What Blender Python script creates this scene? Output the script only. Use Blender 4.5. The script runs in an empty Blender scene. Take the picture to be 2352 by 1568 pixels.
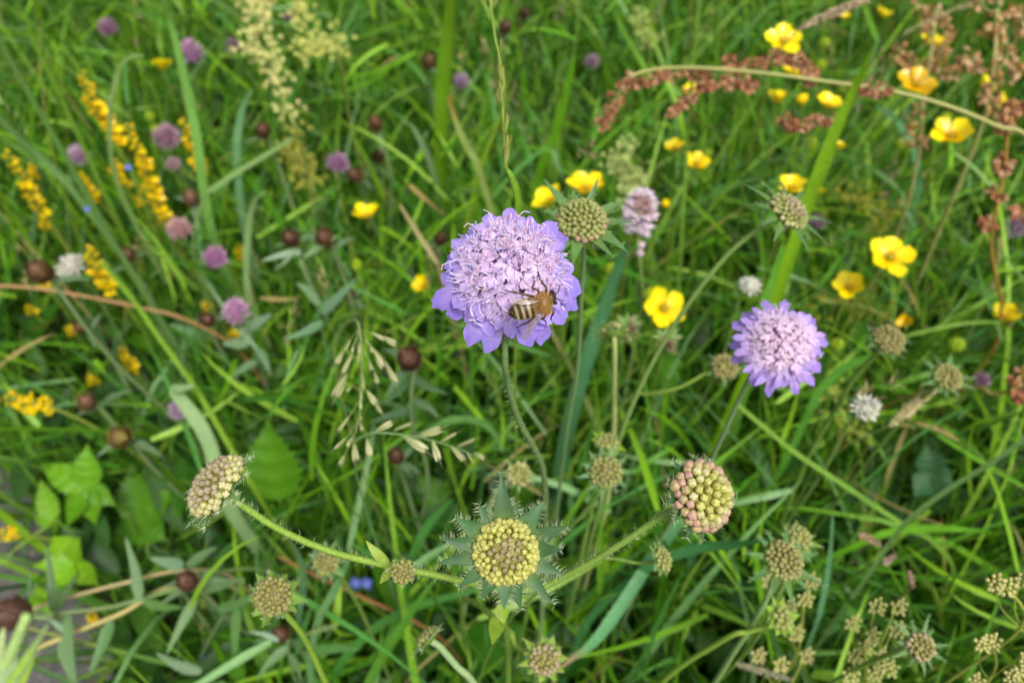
import bpy, math, random
import numpy as np
from mathutils import Vector, Matrix
from math import sin, cos, pi, radians, sqrt

random.seed(7)
rng = np.random.default_rng(7)
SC = bpy.context.scene
COL = SC.collection

# ------------------------------------------------------------------ camera
PITCH = radians(48.0)
CAM = Vector((0, 0, 0.65))
LENS, SENSOR = 26.0, 36.0
FW = Vector((0, cos(PITCH), -sin(PITCH)))
RT = Vector((1, 0, 0))
UP = Vector((0, sin(PITCH), cos(PITCH)))
cam_d = bpy.data.cameras.new('camera')
cam_d.lens = LENS; cam_d.sensor_width = SENSOR
cam_d.clip_start = 0.005; cam_d.clip_end = 400
cam_d.dof.use_dof = True
cam_d.dof.focus_distance = 0.186
cam_d.dof.aperture_fstop = 12.0
cam = bpy.data.objects.new('camera', cam_d)
COL.objects.link(cam)
cam.location = CAM
cam.rotation_euler = (pi / 2 - PITCH, 0, 0)
SC.camera = cam

# ------------------------------------------------------------------ sky, sun, exposure (bright overcast)
SUN_EL, SUN_AZ = radians(58), radians(150)
world = bpy.data.worlds.new('World'); SC.world = world
world.use_nodes = True
nt = world.node_tree; nt.nodes.clear()
sky = nt.nodes.new('ShaderNodeTexSky'); sky.sky_type = 'NISHITA'; sky.sun_disc = False
sky.sun_elevation = SUN_EL; sky.sun_rotation = SUN_AZ
sky.air_density = 1.0; sky.dust_density = 6.0; sky.ozone_density = 1.0
hs = nt.nodes.new('ShaderNodeHueSaturation'); hs.inputs['Saturation'].default_value = 0.35
bg = nt.nodes.new('ShaderNodeBackground'); bg.inputs['Strength'].default_value = 0.10
wo = nt.nodes.new('ShaderNodeOutputWorld')
nt.links.new(sky.outputs[0], hs.inputs['Color']); nt.links.new(hs.outputs[0], bg.inputs['Color'])
nt.links.new(bg.outputs[0], wo.inputs['Surface'])
sun_d = bpy.data.lights.new('sun', 'SUN'); sun_d.energy = 1.5; sun_d.angle = radians(11)
sun_d.color = (1.0, 0.95, 0.86)
sun = bpy.data.objects.new('sun', sun_d); COL.objects.link(sun)
sdirv = Vector((sin(SUN_AZ) * cos(SUN_EL), cos(SUN_AZ) * cos(SUN_EL), sin(SUN_EL)))
sun.rotation_euler = sdirv.to_track_quat('Z', 'Y').to_euler()
sun.location = (0, 0, 5)
SC.view_settings.view_transform = 'Standard'; SC.view_settings.look = 'None'
SC.view_settings.gamma = 1.0; SC.view_settings.exposure = 0.85
SC.view_settings.use_curve_mapping = False
SC.render.engine = 'CYCLES'
SC.cycles.use_denoising = True
SC.cycles.max_bounces = 6; SC.cycles.diffuse_bounces = 4; SC.cycles.glossy_bounces = 2
SC.cycles.transmission_bounces = 4; SC.cycles.transparent_max_bounces = 6

# ------------------------------------------------------------------ geometry of the view (2352 wide reading of the photograph)
FPX = LENS / SENSOR * 2352
def P(x, y, d):
    """point at depth d (metres along the view axis) seen at x, y"""
    return CAM + (FW + RT * ((x - 1176) / FPX) + UP * ((784 - y) / FPX)) * d
def S(px, d):
    return px * d / FPX
def sd(nx, ny, nz):
    """direction given as right, up, towards the viewer"""
    return (RT * nx + UP * ny - FW * nz).normalized()
def ground_depth(y, h=0.0):
    return (CAM.z - h) / (sin(PITCH) - (784 - y) / FPX * cos(PITCH))
def project(a):
    q = a - np.array(CAM)
    z = q @ np.array(FW)
    zz = np.where(z > 1e-4, z, 1e-4)
    return 1176 + FPX * (q @ np.array(RT)) / zz, 784 - FPX * (q @ np.array(UP)) / zz, z
PROTECT = []          # x, y, r, depth : heads that random grass should not stand in front of
def protect(x, y, r, d):
    PROTECT.append((x, y, r, d))

def srgb(r, g, b):
    f = lambda c: (c / 255 / 12.92) if c / 255 <= 0.04045 else ((c / 255 + 0.055) / 1.055) ** 2.4
    return (f(r), f(g), f(b))
def mixc(a, b, t):
    return tuple(a[i] * (1 - t) + b[i] * t for i in range(3))
def vary(c, v=0.12, h=0.05):
    k = 1 + random.uniform(-v, v)
    return tuple(max(0.0, c[i] * k * (1 + random.uniform(-h, h))) for i in range(3))

# ------------------------------------------------------------------ materials
def new_mat(name):
    m = bpy.data.materials.new(name); m.use_nodes = True
    t = m.node_tree; t.nodes.clear()
    return m, t, t.nodes.new, t.links.new
def leaf_mat(name, transl=0.35, rough=0.5, spec=0.35, noise=900.0, amt=0.22, tcol=(1.15, 1.1, 0.55), gain=1.0, bump=0.15):
    m, t, N, L = new_mat(name)
    at = N('ShaderNodeAttribute'); at.attribute_name = 'Col'
    ob = N('ShaderNodeObjectInfo')
    tc = N('ShaderNodeTexCoord')
    nz = N('ShaderNodeTexNoise'); nz.inputs['Scale'].default_value = noise; nz.inputs['Detail'].default_value = 3
    L(tc.outputs['Object'], nz.inputs['Vector'])
    mr = N('ShaderNodeMapRange'); mr.inputs['From Min'].default_value = 0.3; mr.inputs['From Max'].default_value = 0.7
    mr.inputs['To Min'].default_value = gain * (1 - amt); mr.inputs['To Max'].default_value = gain * (1 + amt)
    L(nz.outputs['Fac'], mr.inputs['Value'])
    r2 = N('ShaderNodeMapRange'); r2.inputs['To Min'].default_value = 0.88; r2.inputs['To Max'].default_value = 1.12
    L(ob.outputs['Random'], r2.inputs['Value'])
    mu = N('ShaderNodeMath'); mu.operation = 'MULTIPLY'; L(mr.outputs[0], mu.inputs[0]); L(r2.outputs[0], mu.inputs[1])
    vm = N('ShaderNodeVectorMath'); vm.operation = 'SCALE'
    L(at.outputs['Color'], vm.inputs[0]); L(mu.outputs[0], vm.inputs['Scale'])
    pr = N('ShaderNodeBsdfPrincipled'); pr.inputs['Roughness'].default_value = rough
    pr.inputs['Specular IOR Level'].default_value = spec
    L(vm.outputs[0], pr.inputs['Base Color'])
    if bump:
        bp = N('ShaderNodeBump'); bp.inputs['Strength'].default_value = bump; bp.inputs['Distance'].default_value = 0.0003
        L(nz.outputs['Fac'], bp.inputs['Height']); L(bp.outputs[0], pr.inputs['Normal'])
    out = N('ShaderNodeOutputMaterial')
    if transl > 0:
        v2 = N('ShaderNodeVectorMath'); v2.operation = 'MULTIPLY'; v2.inputs[1].default_value = tcol
        L(vm.outputs[0], v2.inputs[0])
        tr = N('ShaderNodeBsdfTranslucent'); L(v2.outputs[0], tr.inputs['Color'])
        mx = N('ShaderNodeMixShader'); mx.inputs[0].default_value = transl
        L(pr.outputs[0], mx.inputs[1]); L(tr.outputs[0], mx.inputs[2]); L(mx.outputs[0], out.inputs['Surface'])
    else:
        L(pr.outputs[0], out.inputs['Surface'])
    return m
M_LEAF = leaf_mat('leaf', 0.27, 0.45, 0.28, 500.0, 0.15, (1.2, 1.1, 0.4), gain=0.84)
M_STEM = leaf_mat('stem', 0.12, 0.5, 0.3, 1500.0, 0.2)
M_PETAL = leaf_mat('petal_lilac', 0.38, 0.6, 0.2, 700.0, 0.10, (1.0, 0.95, 1.1))
M_YELLOW = leaf_mat('petal_yellow', 0.3, 0.3, 0.5, 300.0, 0.06, (1.0, 0.9, 0.5), bump=0.05)
M_BUD = leaf_mat('bud', 0.22, 0.45, 0.35, 2500.0, 0.18, (1.0, 1.0, 0.8))
M_HAIR = leaf_mat('plant_hair', 0.5, 0.6, 0.2, 50.0, 0.05, (1, 1, 0.9), bump=0)
M_FUR = leaf_mat('bee_fur', 0.25, 0.7, 0.2, 50.0, 0.1, (1, 0.9, 0.7), bump=0)
M_BEE = leaf_mat('bee_shell', 0.0, 0.4, 0.4, 4000.0, 0.25)
def wing_mat():
    m, t, N, L = new_mat('bee_wing')
    pr = N('ShaderNodeBsdfPrincipled'); pr.inputs['Base Color'].default_value = (0.34, 0.28, 0.25, 1)
    pr.inputs['Roughness'].default_value = 0.25
    tr = N('ShaderNodeBsdfTransparent'); tr.inputs['Color'].default_value = (0.85, 0.8, 0.76, 1)
    mx = N('ShaderNodeMixShader')
    tc = N('ShaderNodeTexCoord'); vo = N('ShaderNodeTexVoronoi'); vo.feature = 'DISTANCE_TO_EDGE'
    vo.inputs['Scale'].default_value = 600
    L(tc.outputs['Object'], vo.inputs['Vector'])
    mr = N('ShaderNodeMapRange'); mr.inputs['From Max'].default_value = 0.06
    mr.inputs['To Min'].default_value = 0.35; mr.inputs['To Max'].default_value = 0.6
    L(vo.outputs['Distance'], mr.inputs['Value']); L(mr.outputs[0], mx.inputs[0])
    out = N('ShaderNodeOutputMaterial')
    L(pr.outputs[0], mx.inputs[1]); L(tr.outputs[0], mx.inputs[2]); L(mx.outputs[0], out.inputs['Surface'])
    return m
M_WING = wing_mat()
def ground_mat(name, c1, c2, c3, sc, rough, bumpd):
    m, t, N, L = new_mat(name)
    tc = N('ShaderNodeTexCoord')
    a = N('ShaderNodeTexNoise'); a.inputs['Scale'].default_value = sc; a.inputs['Detail'].default_value = 8
    b = N('ShaderNodeTexVoronoi'); b.inputs['Scale'].default_value = sc * 6
    L(tc.outputs['Object'], a.inputs['Vector']); L(tc.outputs['Object'], b.inputs['Vector'])
    cr = N('ShaderNodeValToRGB')
    cr.color_ramp.elements[0].color = (*c1, 1); cr.color_ramp.elements[0].position = 0.3
    cr.color_ramp.elements[1].color = (*c2, 1); cr.color_ramp.elements[1].position = 0.7
    L(a.outputs['Fac'], cr.inputs[0])
    mx = N('ShaderNodeMixRGB'); mx.blend_type = 'MIX'; mx.inputs[2].default_value = (*c3, 1)
    sp = N('ShaderNodeSeparateColor'); L(b.outputs['Color'], sp.inputs[0])
    mr = N('ShaderNodeMapRange'); mr.inputs['From Min'].default_value = 0.6; mr.inputs['To Max'].default_value = 0.7
    L(sp.outputs[0], mr.inputs['Value']); L(mr.outputs[0], mx.inputs[0]); L(cr.outputs[0], mx.inputs[1])
    pr = N('ShaderNodeBsdfPrincipled'); pr.inputs['Roughness'].default_value = rough
    L(mx.outputs[0], pr.inputs['Base Color'])
    bp = N('ShaderNodeBump'); bp.inputs['Strength'].default_value = 0.8; bp.inputs['Distance'].default_value = bumpd
    L(b.outputs['Distance'], bp.inputs['Height']); L(bp.outputs[0], pr.inputs['Normal'])
    out = N('ShaderNodeOutputMaterial'); L(pr.outputs[0], out.inputs['Surface'])
    return m
M_SOIL = ground_mat('soil', (0.018, 0.022, 0.010), (0.05, 0.05, 0.022), (0.07, 0.06, 0.03), 30, 0.95, 0.004)
M_ASPH = ground_mat('asphalt', (0.06, 0.058, 0.056), (0.11, 0.105, 0.10), (0.17, 0.165, 0.16), 60, 0.85, 0.002)

# ------------------------------------------------------------------ mesh building
class MB:
    def __init__(s):
        s.v = []; s.f = []; s.c = []
    def add(s, vs, fs, cs):
        o = len(s.v); s.v += [tuple(p) for p in vs]; s.f += [tuple(i + o for i in q) for q in fs]
        s.c += list(cs) if isinstance(cs, list) else [cs] * len(vs)
    def tube(s, pts, rad, n=6, col=(1, 1, 1), cap=True):
        """pts: Vectors; rad: float or list; col: colour or list by point"""
        k = len(pts); vs = []; cs = []; fs = []
        rad = rad if isinstance(rad, list) else [rad] * k
        cols = col if isinstance(col, list) else [col] * k
        t = (pts[1] - pts[0]).normalized()
        a = t.orthogonal().normalized()
        for i in range(k):
            t = (pts[min(i + 1, k - 1)] - pts[max(i - 1, 0)])
            if t.length > 1e-9: t = t.normalized()
            else: t = Vector((0, 0, 1))
            a = (a - t * a.dot(t))
            a = a.normalized() if a.length > 1e-9 else t.orthogonal().normalized()
            b = t.cross(a)
            for j in range(n):
                th = 2 * pi * j / n
                vs.append(pts[i] + (a * cos(th) + b * sin(th)) * rad[i]); cs.append(cols[i])
        for i in range(k - 1):
            for j in range(n):
                j2 = (j + 1) % n
                fs.append((i * n + j, i * n + j2, (i + 1) * n + j2, (i + 1) * n + j))
        if cap:
            fs.append(tuple(range(n - 1, -1, -1))); fs.append(tuple((k - 1) * n + j for j in range(n)))
        s.add(vs, fs, cs)
    def strip(s, pts, wid, nrm, col, fold=0.0):
        """leaf ribbon of three points across; nrm: face normal hint or list"""
        k = len(pts); vs = []; cs = []; fs = []
        for i in range(k):
            t = (pts[min(i + 1, k - 1)] - pts[max(i - 1, 0)]).normalized()
            n = nrm[i] if isinstance(nrm, list) else nrm
            sde = t.cross(n)
            sde = sde.normalized() if sde.length > 1e-6 else t.orthogonal().normalized()
            nn = sde.cross(t)
            w = wid[i]; c = col[i] if isinstance(col, list) else col
            vs += [pts[i] - sde * w + nn * (w * fold), pts[i], pts[i] + sde * w + nn * (w * fold)]
            cs += [c, mixc(c, (c[0] * 1.15, c[1] * 1.12, c[2] * 1.15), 0.8), c]
        for i in range(k - 1):
            a = i * 3
            fs += [(a, a + 1, a + 4, a + 3), (a + 1, a + 2, a + 5, a + 4)]
        s.add(vs, fs, cs)
    def ell(s, c, ax, r, l, col, n=6, m=4, tip=None):
        """ellipsoid round c along ax, radius r, half length l"""
        ax = ax.normalized(); a = ax.orthogonal().normalized(); b = ax.cross(a)
        vs = [c - ax * l]; cs = [col]; fs = []
        for i in range(1, m):
            ph = -pi / 2 + pi * i / m
            cc = mixc(col, tip, i / m) if tip else col
            for j in range(n):
                th = 2 * pi * j / n
                vs.append(c + ax * (l * sin(ph)) + (a * cos(th) + b * sin(th)) * (r * cos(ph))); cs.append(cc)
        vs.append(c + ax * l); cs.append(tip or col)
        for j in range(n):
            j2 = (j + 1) % n
            fs.append((0, 1 + j2, 1 + j))
            for i in range(m - 2):
                fs.append((1 + i * n + j, 1 + i * n + j2, 1 + (i + 1) * n + j2, 1 + (i + 1) * n + j))
            e = 1 + (m - 2) * n
            fs.append((e + j, e + j2, len(vs) - 1))
        s.add(vs, fs, cs)
    def hair(s, p, d, l, w, col, curl=None):
        sde = d.orthogonal().normalized()
        if random.random() < 0.5: sde = d.cross(sde).normalized()
        m = p + d * (l * 0.55)
        e = p + d * l + (curl if curl is not None else Vector((0, 0, 0))) * l
        s.add([p - sde * w, p + sde * w, m + sde * w * 0.7, m - sde * w * 0.7, e], [(0, 1, 2, 3), (3, 2, 4)], col)
    def lobe(s, o, d, n, L, W, droop, cup, c0, c1, wav=0.1, rows=5, narrow=0.3):
        """petal lobe from o along d, facing n"""
        sde = d.cross(n).normalized(); n = sde.cross(d)
        prof = lambda t: narrow + (1 - narrow) * sin(pi * min(1.0, t * 0.98) ** 0.85 * 0.62) / sin(pi * 0.5) if t < 0.82 else (narrow + (1 - narrow) * sin(pi * 0.82 ** 0.85 * 0.62)) * sqrt(max(0.0, 1 - ((t - 0.82) / 0.18) ** 2 * 0.66))
        nc = 6 if rows >= 5 else 4
        ws = [random.uniform(-1, 1) for _ in range(nc)]
        vs = []; cs = []; fs = []
        for i in range(rows + 1):
            t = i / rows
            for j in range(nc):
                u = -1 + 2 * j / (nc - 1)
                LL = L * (1 - 0.12 * u * u * t + wav * ws[j] * t * t * 0.35)
                w = W * 0.5 * prof(t)
                vs.append(o + d * (LL * t) + sde * (u * w) + n * (-droop * L * t * t + cup * W * u * u * 0.5 + wav * ws[j] * W * 0.4 * t))
                cs.append(mixc(c0, c1, min(1, t * 1.3)))
        for i in range(rows):
            for j in range(nc - 1):
                a = i * nc + j
                fs.append((a, a + 1, a + nc + 1, a + nc))
        s.add(vs, fs, cs)
    def mesh(s, name, mat, off=Vector((0, 0, 0)), smooth=True):
        me = bpy.data.meshes.new(name)
        v = np.array(s.v, dtype=np.float64).reshape(-1, 3) - np.array(off)
        me.from_pydata(v.tolist(), [], s.f)
        at = me.color_attributes.new('Col', 'FLOAT_COLOR', 'POINT')
        c = np.ones((len(s.v), 4), dtype=np.float32); c[:, :3] = np.array(s.c, dtype=np.float32).reshape(-1, 3)
        at.data.foreach_set('color', c.ravel())
        if smooth: me.polygons.foreach_set('use_smooth', [True] * len(me.polygons))
        me.materials.append(mat)
        return me

WL = {}      # world location of every parent
def link(o, parent, loc):
    COL.objects.link(o)
    if parent is not None:
        o.parent = parent
        o.location = loc - WL[parent.name]
    else:
        o.location = loc
    WL[o.name] = loc.copy()
    return o
def build(mb, name, mat, parent=None, loc=None, kind=None, label=None):
    loc = loc if loc is not None else (WL[parent.name] if parent is not None else Vector((0, 0, 0)))
    o = bpy.data.objects.new(name, mb.mesh(name, mat, loc))
    if kind: o['kind'] = kind
    if label: o['label'] = label
    return link(o, parent, loc)
def inst(name, me, parent, M):
    o = bpy.data.objects.new(name, me); COL.objects.link(o); o.parent = parent
    o.matrix_basis = Matrix.Translation(-WL[parent.name]) @ M
    return o
def thing(name, label, cat, loc, group=None):
    o = bpy.data.objects.new(name, None); o.empty_display_size = 0.01
    o['label'] = label; o['category'] = cat
    if group: o['group'] = group
    return link(o, None, loc)
def tag(o, label, cat, group=None):
    o['label'] = label; o['category'] = cat
    if group: o['group'] = group
    return o

def smooth(pts, per=6):
    """Catmull-Rom through pts"""
    out = []
    n = len(pts)
    for i in range(n - 1):
        p0 = pts[max(i - 1, 0)]; p1 = pts[i]; p2 = pts[i + 1]; p3 = pts[min(i + 2, n - 1)]
        for k in range(per):
            t = k / per
            out.append(0.5 * ((2 * p1) + (p2 - p0) * t + (2 * p0 - 5 * p1 + 4 * p2 - p3) * t * t + (3 * p1 - p0 - 3 * p2 + p3) * t ** 3))
    out.append(pts[-1].copy())
    return out
def to_ground(p, dirv, spread=0.05):
    """points that lead on from p, first along dirv, down to a root"""
    h = max(p.z, 0.02)
    root = Vector((p.x + dirv.x * h * 0.35 + random.uniform(-spread, spread), p.y + dirv.y * h * 0.35 + random.uniform(-spread, spread), -0.004))
    q = p + dirv * (h * 0.22)
    m = Vector((root.x * 0.75 + q.x * 0.25, root.y * 0.75 + q.y * 0.25, h * 0.38))
    q.z = min(q.z, p.z - h * 0.12) if q.z > p.z - h * 0.12 else q.z
    return [q, m, root]
def frame(n, hint=None):
    z = n.normalized()
    h = hint if hint is not None else UP
    x = h.cross(z)
    if x.length < 1e-5: x = z.orthogonal()
    x = x.normalized(); y = z.cross(x)
    return Matrix((x, y, z)).transposed()

G_STEM = srgb(96, 128, 52)
G_PALE = srgb(150, 170, 110)
HAIRC = srgb(205, 218, 180)
STRAW = srgb(196, 182, 130)

def stem_hairs(mb, pts, r, n, l, col=HAIRC):
    cum = [0]
    for a, b in zip(pts, pts[1:]): cum.append(cum[-1] + (b - a).length)
    for _ in range(n):
        s = random.uniform(0, cum[-1])
        i = max(k for k in range(len(cum)) if cum[k] <= s); i = min(i, len(pts) - 2)
        f = (s - cum[i]) / max(1e-9, cum[i + 1] - cum[i])
        p = pts[i].lerp(pts[i + 1], f); t = (pts[i + 1] - pts[i]).normalized()
        a = t.orthogonal().normalized(); b = t.cross(a); th = random.uniform(0, 2 * pi)
        d = a * cos(th) + b * sin(th)
        mb.hair(p + d * r * 0.9, (d + t * random.uniform(-0.5, 0.2)).normalized(), l * random.uniform(0.5, 1.2), 0.00007, col, -t * 0.3 + Vector((random.uniform(-.2, .2), random.uniform(-.2, .2), -0.1)))
def stem_part(parent, pts, r0, r1=None, col=G_STEM, hairs=0, hl=0.0015, name='stem', n=7, per=6):
    path = smooth(pts, per)
    k = len(path); r1 = r1 or r0
    mb = MB()
    mb.tube(path, [r0 + (r1 - r0) * i / (k - 1) for i in range(k)], n, [vary(col, 0.05, 0.03) for _ in range(k)])
    o = build(mb, name, M_STEM, parent)
    if hairs:
        hb = MB(); stem_hairs(hb, path, r0, hairs, hl)
        h = build(hb, 'hairs', M_HAIR, o, kind='stuff')
    return o, path

# ------------------------------------------------------------------ the setting
def big_sheet():
    mb = MB(); n = 40
    xs = [-60 + 120 * (0.5 + 0.5 * math.copysign(abs(2 * i / n - 1) ** 3, 2 * i / n - 1)) for i in range(n + 1)]
    vs = []; fs = []
    for i in range(n + 1):
        for j in range(n + 1):
            x, y = xs[i], xs[j] + 0.5
            vs.append((x, y, 0.004 * sin(x * 3.1) * cos(y * 2.7)))
    for i in range(n):
        for j in range(n):
            a = i * (n + 1) + j
            fs.append((a, a + n + 1, a + n + 2, a + 1))
    mb.add(vs, fs, (1, 1, 1))
    o = build(mb, 'ground', M_SOIL); o['kind'] = 'structure'
big_sheet()
# asphalt path running past the lower left corner
ga = P(-40, 930, ground_depth(930)); gb = P(400, 1620, ground_depth(1620))
EDGE_P = Vector((ga.x, ga.y, 0)); EDGE_D = (Vector((gb.x, gb.y, 0)) - EDGE_P).normalized()
EDGE_N = Vector((EDGE_D.y, -EDGE_D.x, 0))        # to one side
if EDGE_N.x > 0: EDGE_N = -EDGE_N                # towards the path
def path_sheet():
    mb = MB(); vs = []; fs = []; n = 120
    for i in range(n + 1):
        s = -3 + 6 * i / n
        e = EDGE_P + EDGE_D * s + EDGE_N * (0.012 * sin(s * 23) + 0.008 * sin(s * 61 + 1))
        f = e + EDGE_N * 1.6
        vs += [(e.x, e.y, -0.01), (e.x, e.y, 0.009), (e.x + EDGE_N.x * 0.01, e.y + EDGE_N.y * 0.01, 0.012), (f.x, f.y, 0.012)]
    for i in range(n):
        a = i * 4
        for k in range(3): fs.append((a + k, a + k + 1, a + k + 5, a + k + 4))
    mb.add(vs, fs, (1, 1, 1))
    o = build(mb, 'asphalt_path', M_ASPH); o['kind'] = 'structure'
path_sheet()

# ------------------------------------------------------------------ scabious heads
def bud_mesh(name, side, tip, deep):
    """one closed flower bud, unit radius, length 2 along z, tip split in four"""
    mb = MB(); n = 8
    prof = [(-0.9, 0.45), (-0.3, 0.8), (0.3, 1.0), (0.75, 0.92), (1.0, 0.62), (1.08, 0.2)]
    vs = []; cs = []; fs = []
    for k, (z, r) in enumerate(prof):
        t = k / (len(prof) - 1)
        for j in range(n):
            th = 2 * pi * j / n
            m = 1 - 0.16 * t * t * (1 + cos(4 * th)) * 0.5
            zz = z - (0.14 * t * t if j % 2 == 0 else 0)
            vs.append((cos(th) * r * m, sin(th) * r * m, zz))
            c = mixc(side, tip, max(0, (t - 0.35) / 0.65))
            if j % 2 == 0 and t > 0.5: c = mixc(c, deep, 0.6)
            cs.append(c)
    vs.append((0, 0, 0.98)); cs.append(mixc(tip, deep, 0.7))
    for k in range(len(prof) - 1):
        for j in range(n):
            j2 = (j + 1) % n
            fs.append((k * n + j, k * n + j2, (k + 1) * n + j2, (k + 1) * n + j))
    e = (len(prof) - 1) * n
    for j in range(n): fs.append((e + j, e + (j + 1) % n, len(vs) - 1))
    mb.add(vs, fs, cs)
    return mb.mesh(name, M_BUD)
Y1, Y2 = srgb(196, 196, 96), srgb(214, 214, 132)
BUDS = {
    'green': [bud_mesh('bud', Y1, Y2, srgb(130, 124, 60)), bud_mesh('bud', srgb(184, 186, 88), srgb(206, 204, 120), srgb(120, 114, 50))],
    'purple': [bud_mesh('bud', srgb(178, 172, 100), srgb(178, 158, 122), srgb(120, 94, 80)), bud_mesh('bud', srgb(172, 166, 96), srgb(168, 146, 114), srgb(112, 86, 76))],
    'pink': [bud_mesh('bud', srgb(178, 170, 100), srgb(200, 176, 140), srgb(146, 120, 84)), bud_mesh('bud', srgb(184, 160, 120), srgb(206, 166, 156), srgb(158, 116, 104))],
    'cream': [bud_mesh('bud', srgb(176, 180, 92), srgb(212, 206, 156), srgb(140, 134, 80)), bud_mesh('bud', srgb(184, 186, 100), srgb(216, 208, 170), srgb(150, 138, 92))],
    'lilac': [bud_mesh('bud', srgb(172, 166, 108), srgb(186, 168, 150), srgb(132, 110, 96)), bud_mesh('bud', srgb(176, 166, 114), srgb(176, 158, 140), srgb(130, 108, 92))],
    'olive': [bud_mesh('bud', srgb(140, 152, 76), srgb(172, 178, 112), srgb(98, 102, 46)), bud_mesh('bud', srgb(150, 158, 84), srgb(180, 182, 122), srgb(104, 106, 50))],
    'tan': [bud_mesh('bud', srgb(144, 146, 78), srgb(168, 160, 104), srgb(104, 98, 54)), bud_mesh('bud', srgb(150, 148, 84), srgb(160, 148, 104), srgb(104, 94, 58))],
}
def bud_head(parent, pos, axis, R, n, zones, flat=0.6, thmax=82, bracts=10, bl=0.009, bw=0.0032, bang=80, hairs=300, bcol=srgb(66, 104, 60), label=None, bvar=0.35, bsc=1.0, spike=0):
    """a dome of closed buds over a ring of bracts; pos is the middle of the bract ring"""
    ax = axis.normalized(); F = frame(ax)
    to = lambda v: F @ Vector(v)
    mb = MB()
    # receptacle: flat cup then dome core
    vs = []; fs = []; cs = []; m = 12
    prof = [(0.12, -0.30), (0.45, -0.22), (0.8, -0.05), (0.9, 0.12)] + [(0.86 * cos(a), 0.12 + (flat * 0.82) * sin(a)) for a in (0.35, 0.7, 1.05, 1.35)]
    for r, z in prof:
        for j in range(m):
            th = 2 * pi * j / m
            vs.append(pos + to((R * r * cos(th), R * r * sin(th), R * z))); cs.append(srgb(104, 134, 56) if z < 0.15 else srgb(146, 144, 72))
    for k in range(len(prof) - 1):
        for j in range(m):
            j2 = (j + 1) % m
            fs.append((k * m + j, k * m + j2, (k + 1) * m + j2, (k + 1) * m + j))
    fs.append(tuple(range(m - 1, -1, -1))); fs.append(tuple((len(prof) - 1) * m + j for j in range(m)))
    mb.add(vs, fs, cs)
    head = build(mb, 'bud_head', M_BUD, parent, pos, label=label)
    r0 = R / sqrt(n) * 1.30 * bsc
    tm = radians(thmax); ga_ = 2.39996
    hb = MB()
    for i in range(n):
        f = (i + 0.5) / n
        th = tm * f ** 0.54 + random.uniform(-0.02, 0.02); az = i * ga_ + random.uniform(-0.06, 0.06)
        loc = Vector((R * sin(th) * cos(az), R * sin(th) * sin(az), R * (0.10 + flat * cos(th))))
        nr = Vector((sin(th) * cos(az) * flat ** 0.5, sin(th) * sin(az) * flat ** 0.5, cos(th) + 0.12)).normalized()
        zn = zones[min(len(zones) - 1, int(f * len(zones) + random.uniform(-0.35, 0.35)) if 0 < f * len(zones) else 0)]
        sc = r0 * (0.84 + 0.30 * f) * random.uniform(0.84, 1.16)
        Wd = F @ nr
        Fr = frame(Wd, Vector((random.uniform(-1, 1), random.uniform(-1, 1), random.uniform(-1, 1))))
        M = Matrix.Translation(pos + F @ loc) @ Fr.to_4x4() @ Matrix.Diagonal((sc, sc, sc * random.uniform(1.15, 1.4), 1))
        inst('bud', BUDS[zn][i % 2], head, M)
        if hairs and random.random() < hairs / 300:
            for _ in range(2):
                d = (Wd + Vector((random.uniform(-.5, .5), random.uniform(-.5, .5), random.uniform(-.5, .5)))).normalized()
                hb.hair(pos + F @ loc + Wd * sc * 0.9, d, R * 0.22 * random.uniform(0.5, 1.1), 0.00005, HAIRC, Vector((random.uniform(-.3, .3),) * 3))
    for k in range(bracts):
        az = 2 * pi * (k + random.uniform(-0.18, 0.18)) / bracts
        inner = k % 2
        L = bl * random.uniform(1 - bvar, 1 + bvar * 0.5) * (0.8 if inner else 1.0)
        el = radians(90 - bang + random.uniform(-14, 10))
        d = F @ Vector((cos(az) * cos(el), sin(az) * cos(el), sin(el)))
        nn = F @ Vector((-cos(az) * sin(el), -sin(az) * sin(el), cos(el)))
        base = pos + F @ Vector((cos(az) * R * 0.8, sin(az) * R * 0.8, -R * 0.02))
        pts = []; wid = []; cs = []
        curv = random.uniform(-0.25, 0.12); W = bw * random.uniform(0.8, 1.15) * 0.5
        c = vary(bcol, 0.12, 0.06)
        for i in range(7):
            t = i / 6
            pts.append(base + d * (L * t) + nn * (curv * L * t * t)); wid.append(W * [0.9, 1.0, 0.86, 0.66, 0.44, 0.22, 0.02][i])
            cs.append(mixc(srgb(112, 142, 62), c, min(1, t * 2.2)))
        b = MB(); b.strip(pts, wid, nn, cs, 0.25)
        build(b, 'bract', M_LEAF, head, pos)
        if hairs:
            sde = d.cross(nn).normalized()
            for q in range(int(hairs * 0.12) + 4):
                i = random.randrange(6); sg = random.choice((-1, 1)); f = random.random()
                p = pts[i].lerp(pts[i + 1], f) + sde * sg * (wid[i] + (wid[i + 1] - wid[i]) * f)
                hb.hair(p, (sde * sg + d * random.uniform(0.0, 0.7) + nn * random.uniform(-.4, .5)).normalized(), R * 0.26 * random.uniform(0.5, 1.2), 0.00006, HAIRC, d * 0.2)
    if hb.v: build(hb, 'hairs', M_HAIR, head, pos, kind='stuff')
    return head

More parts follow.
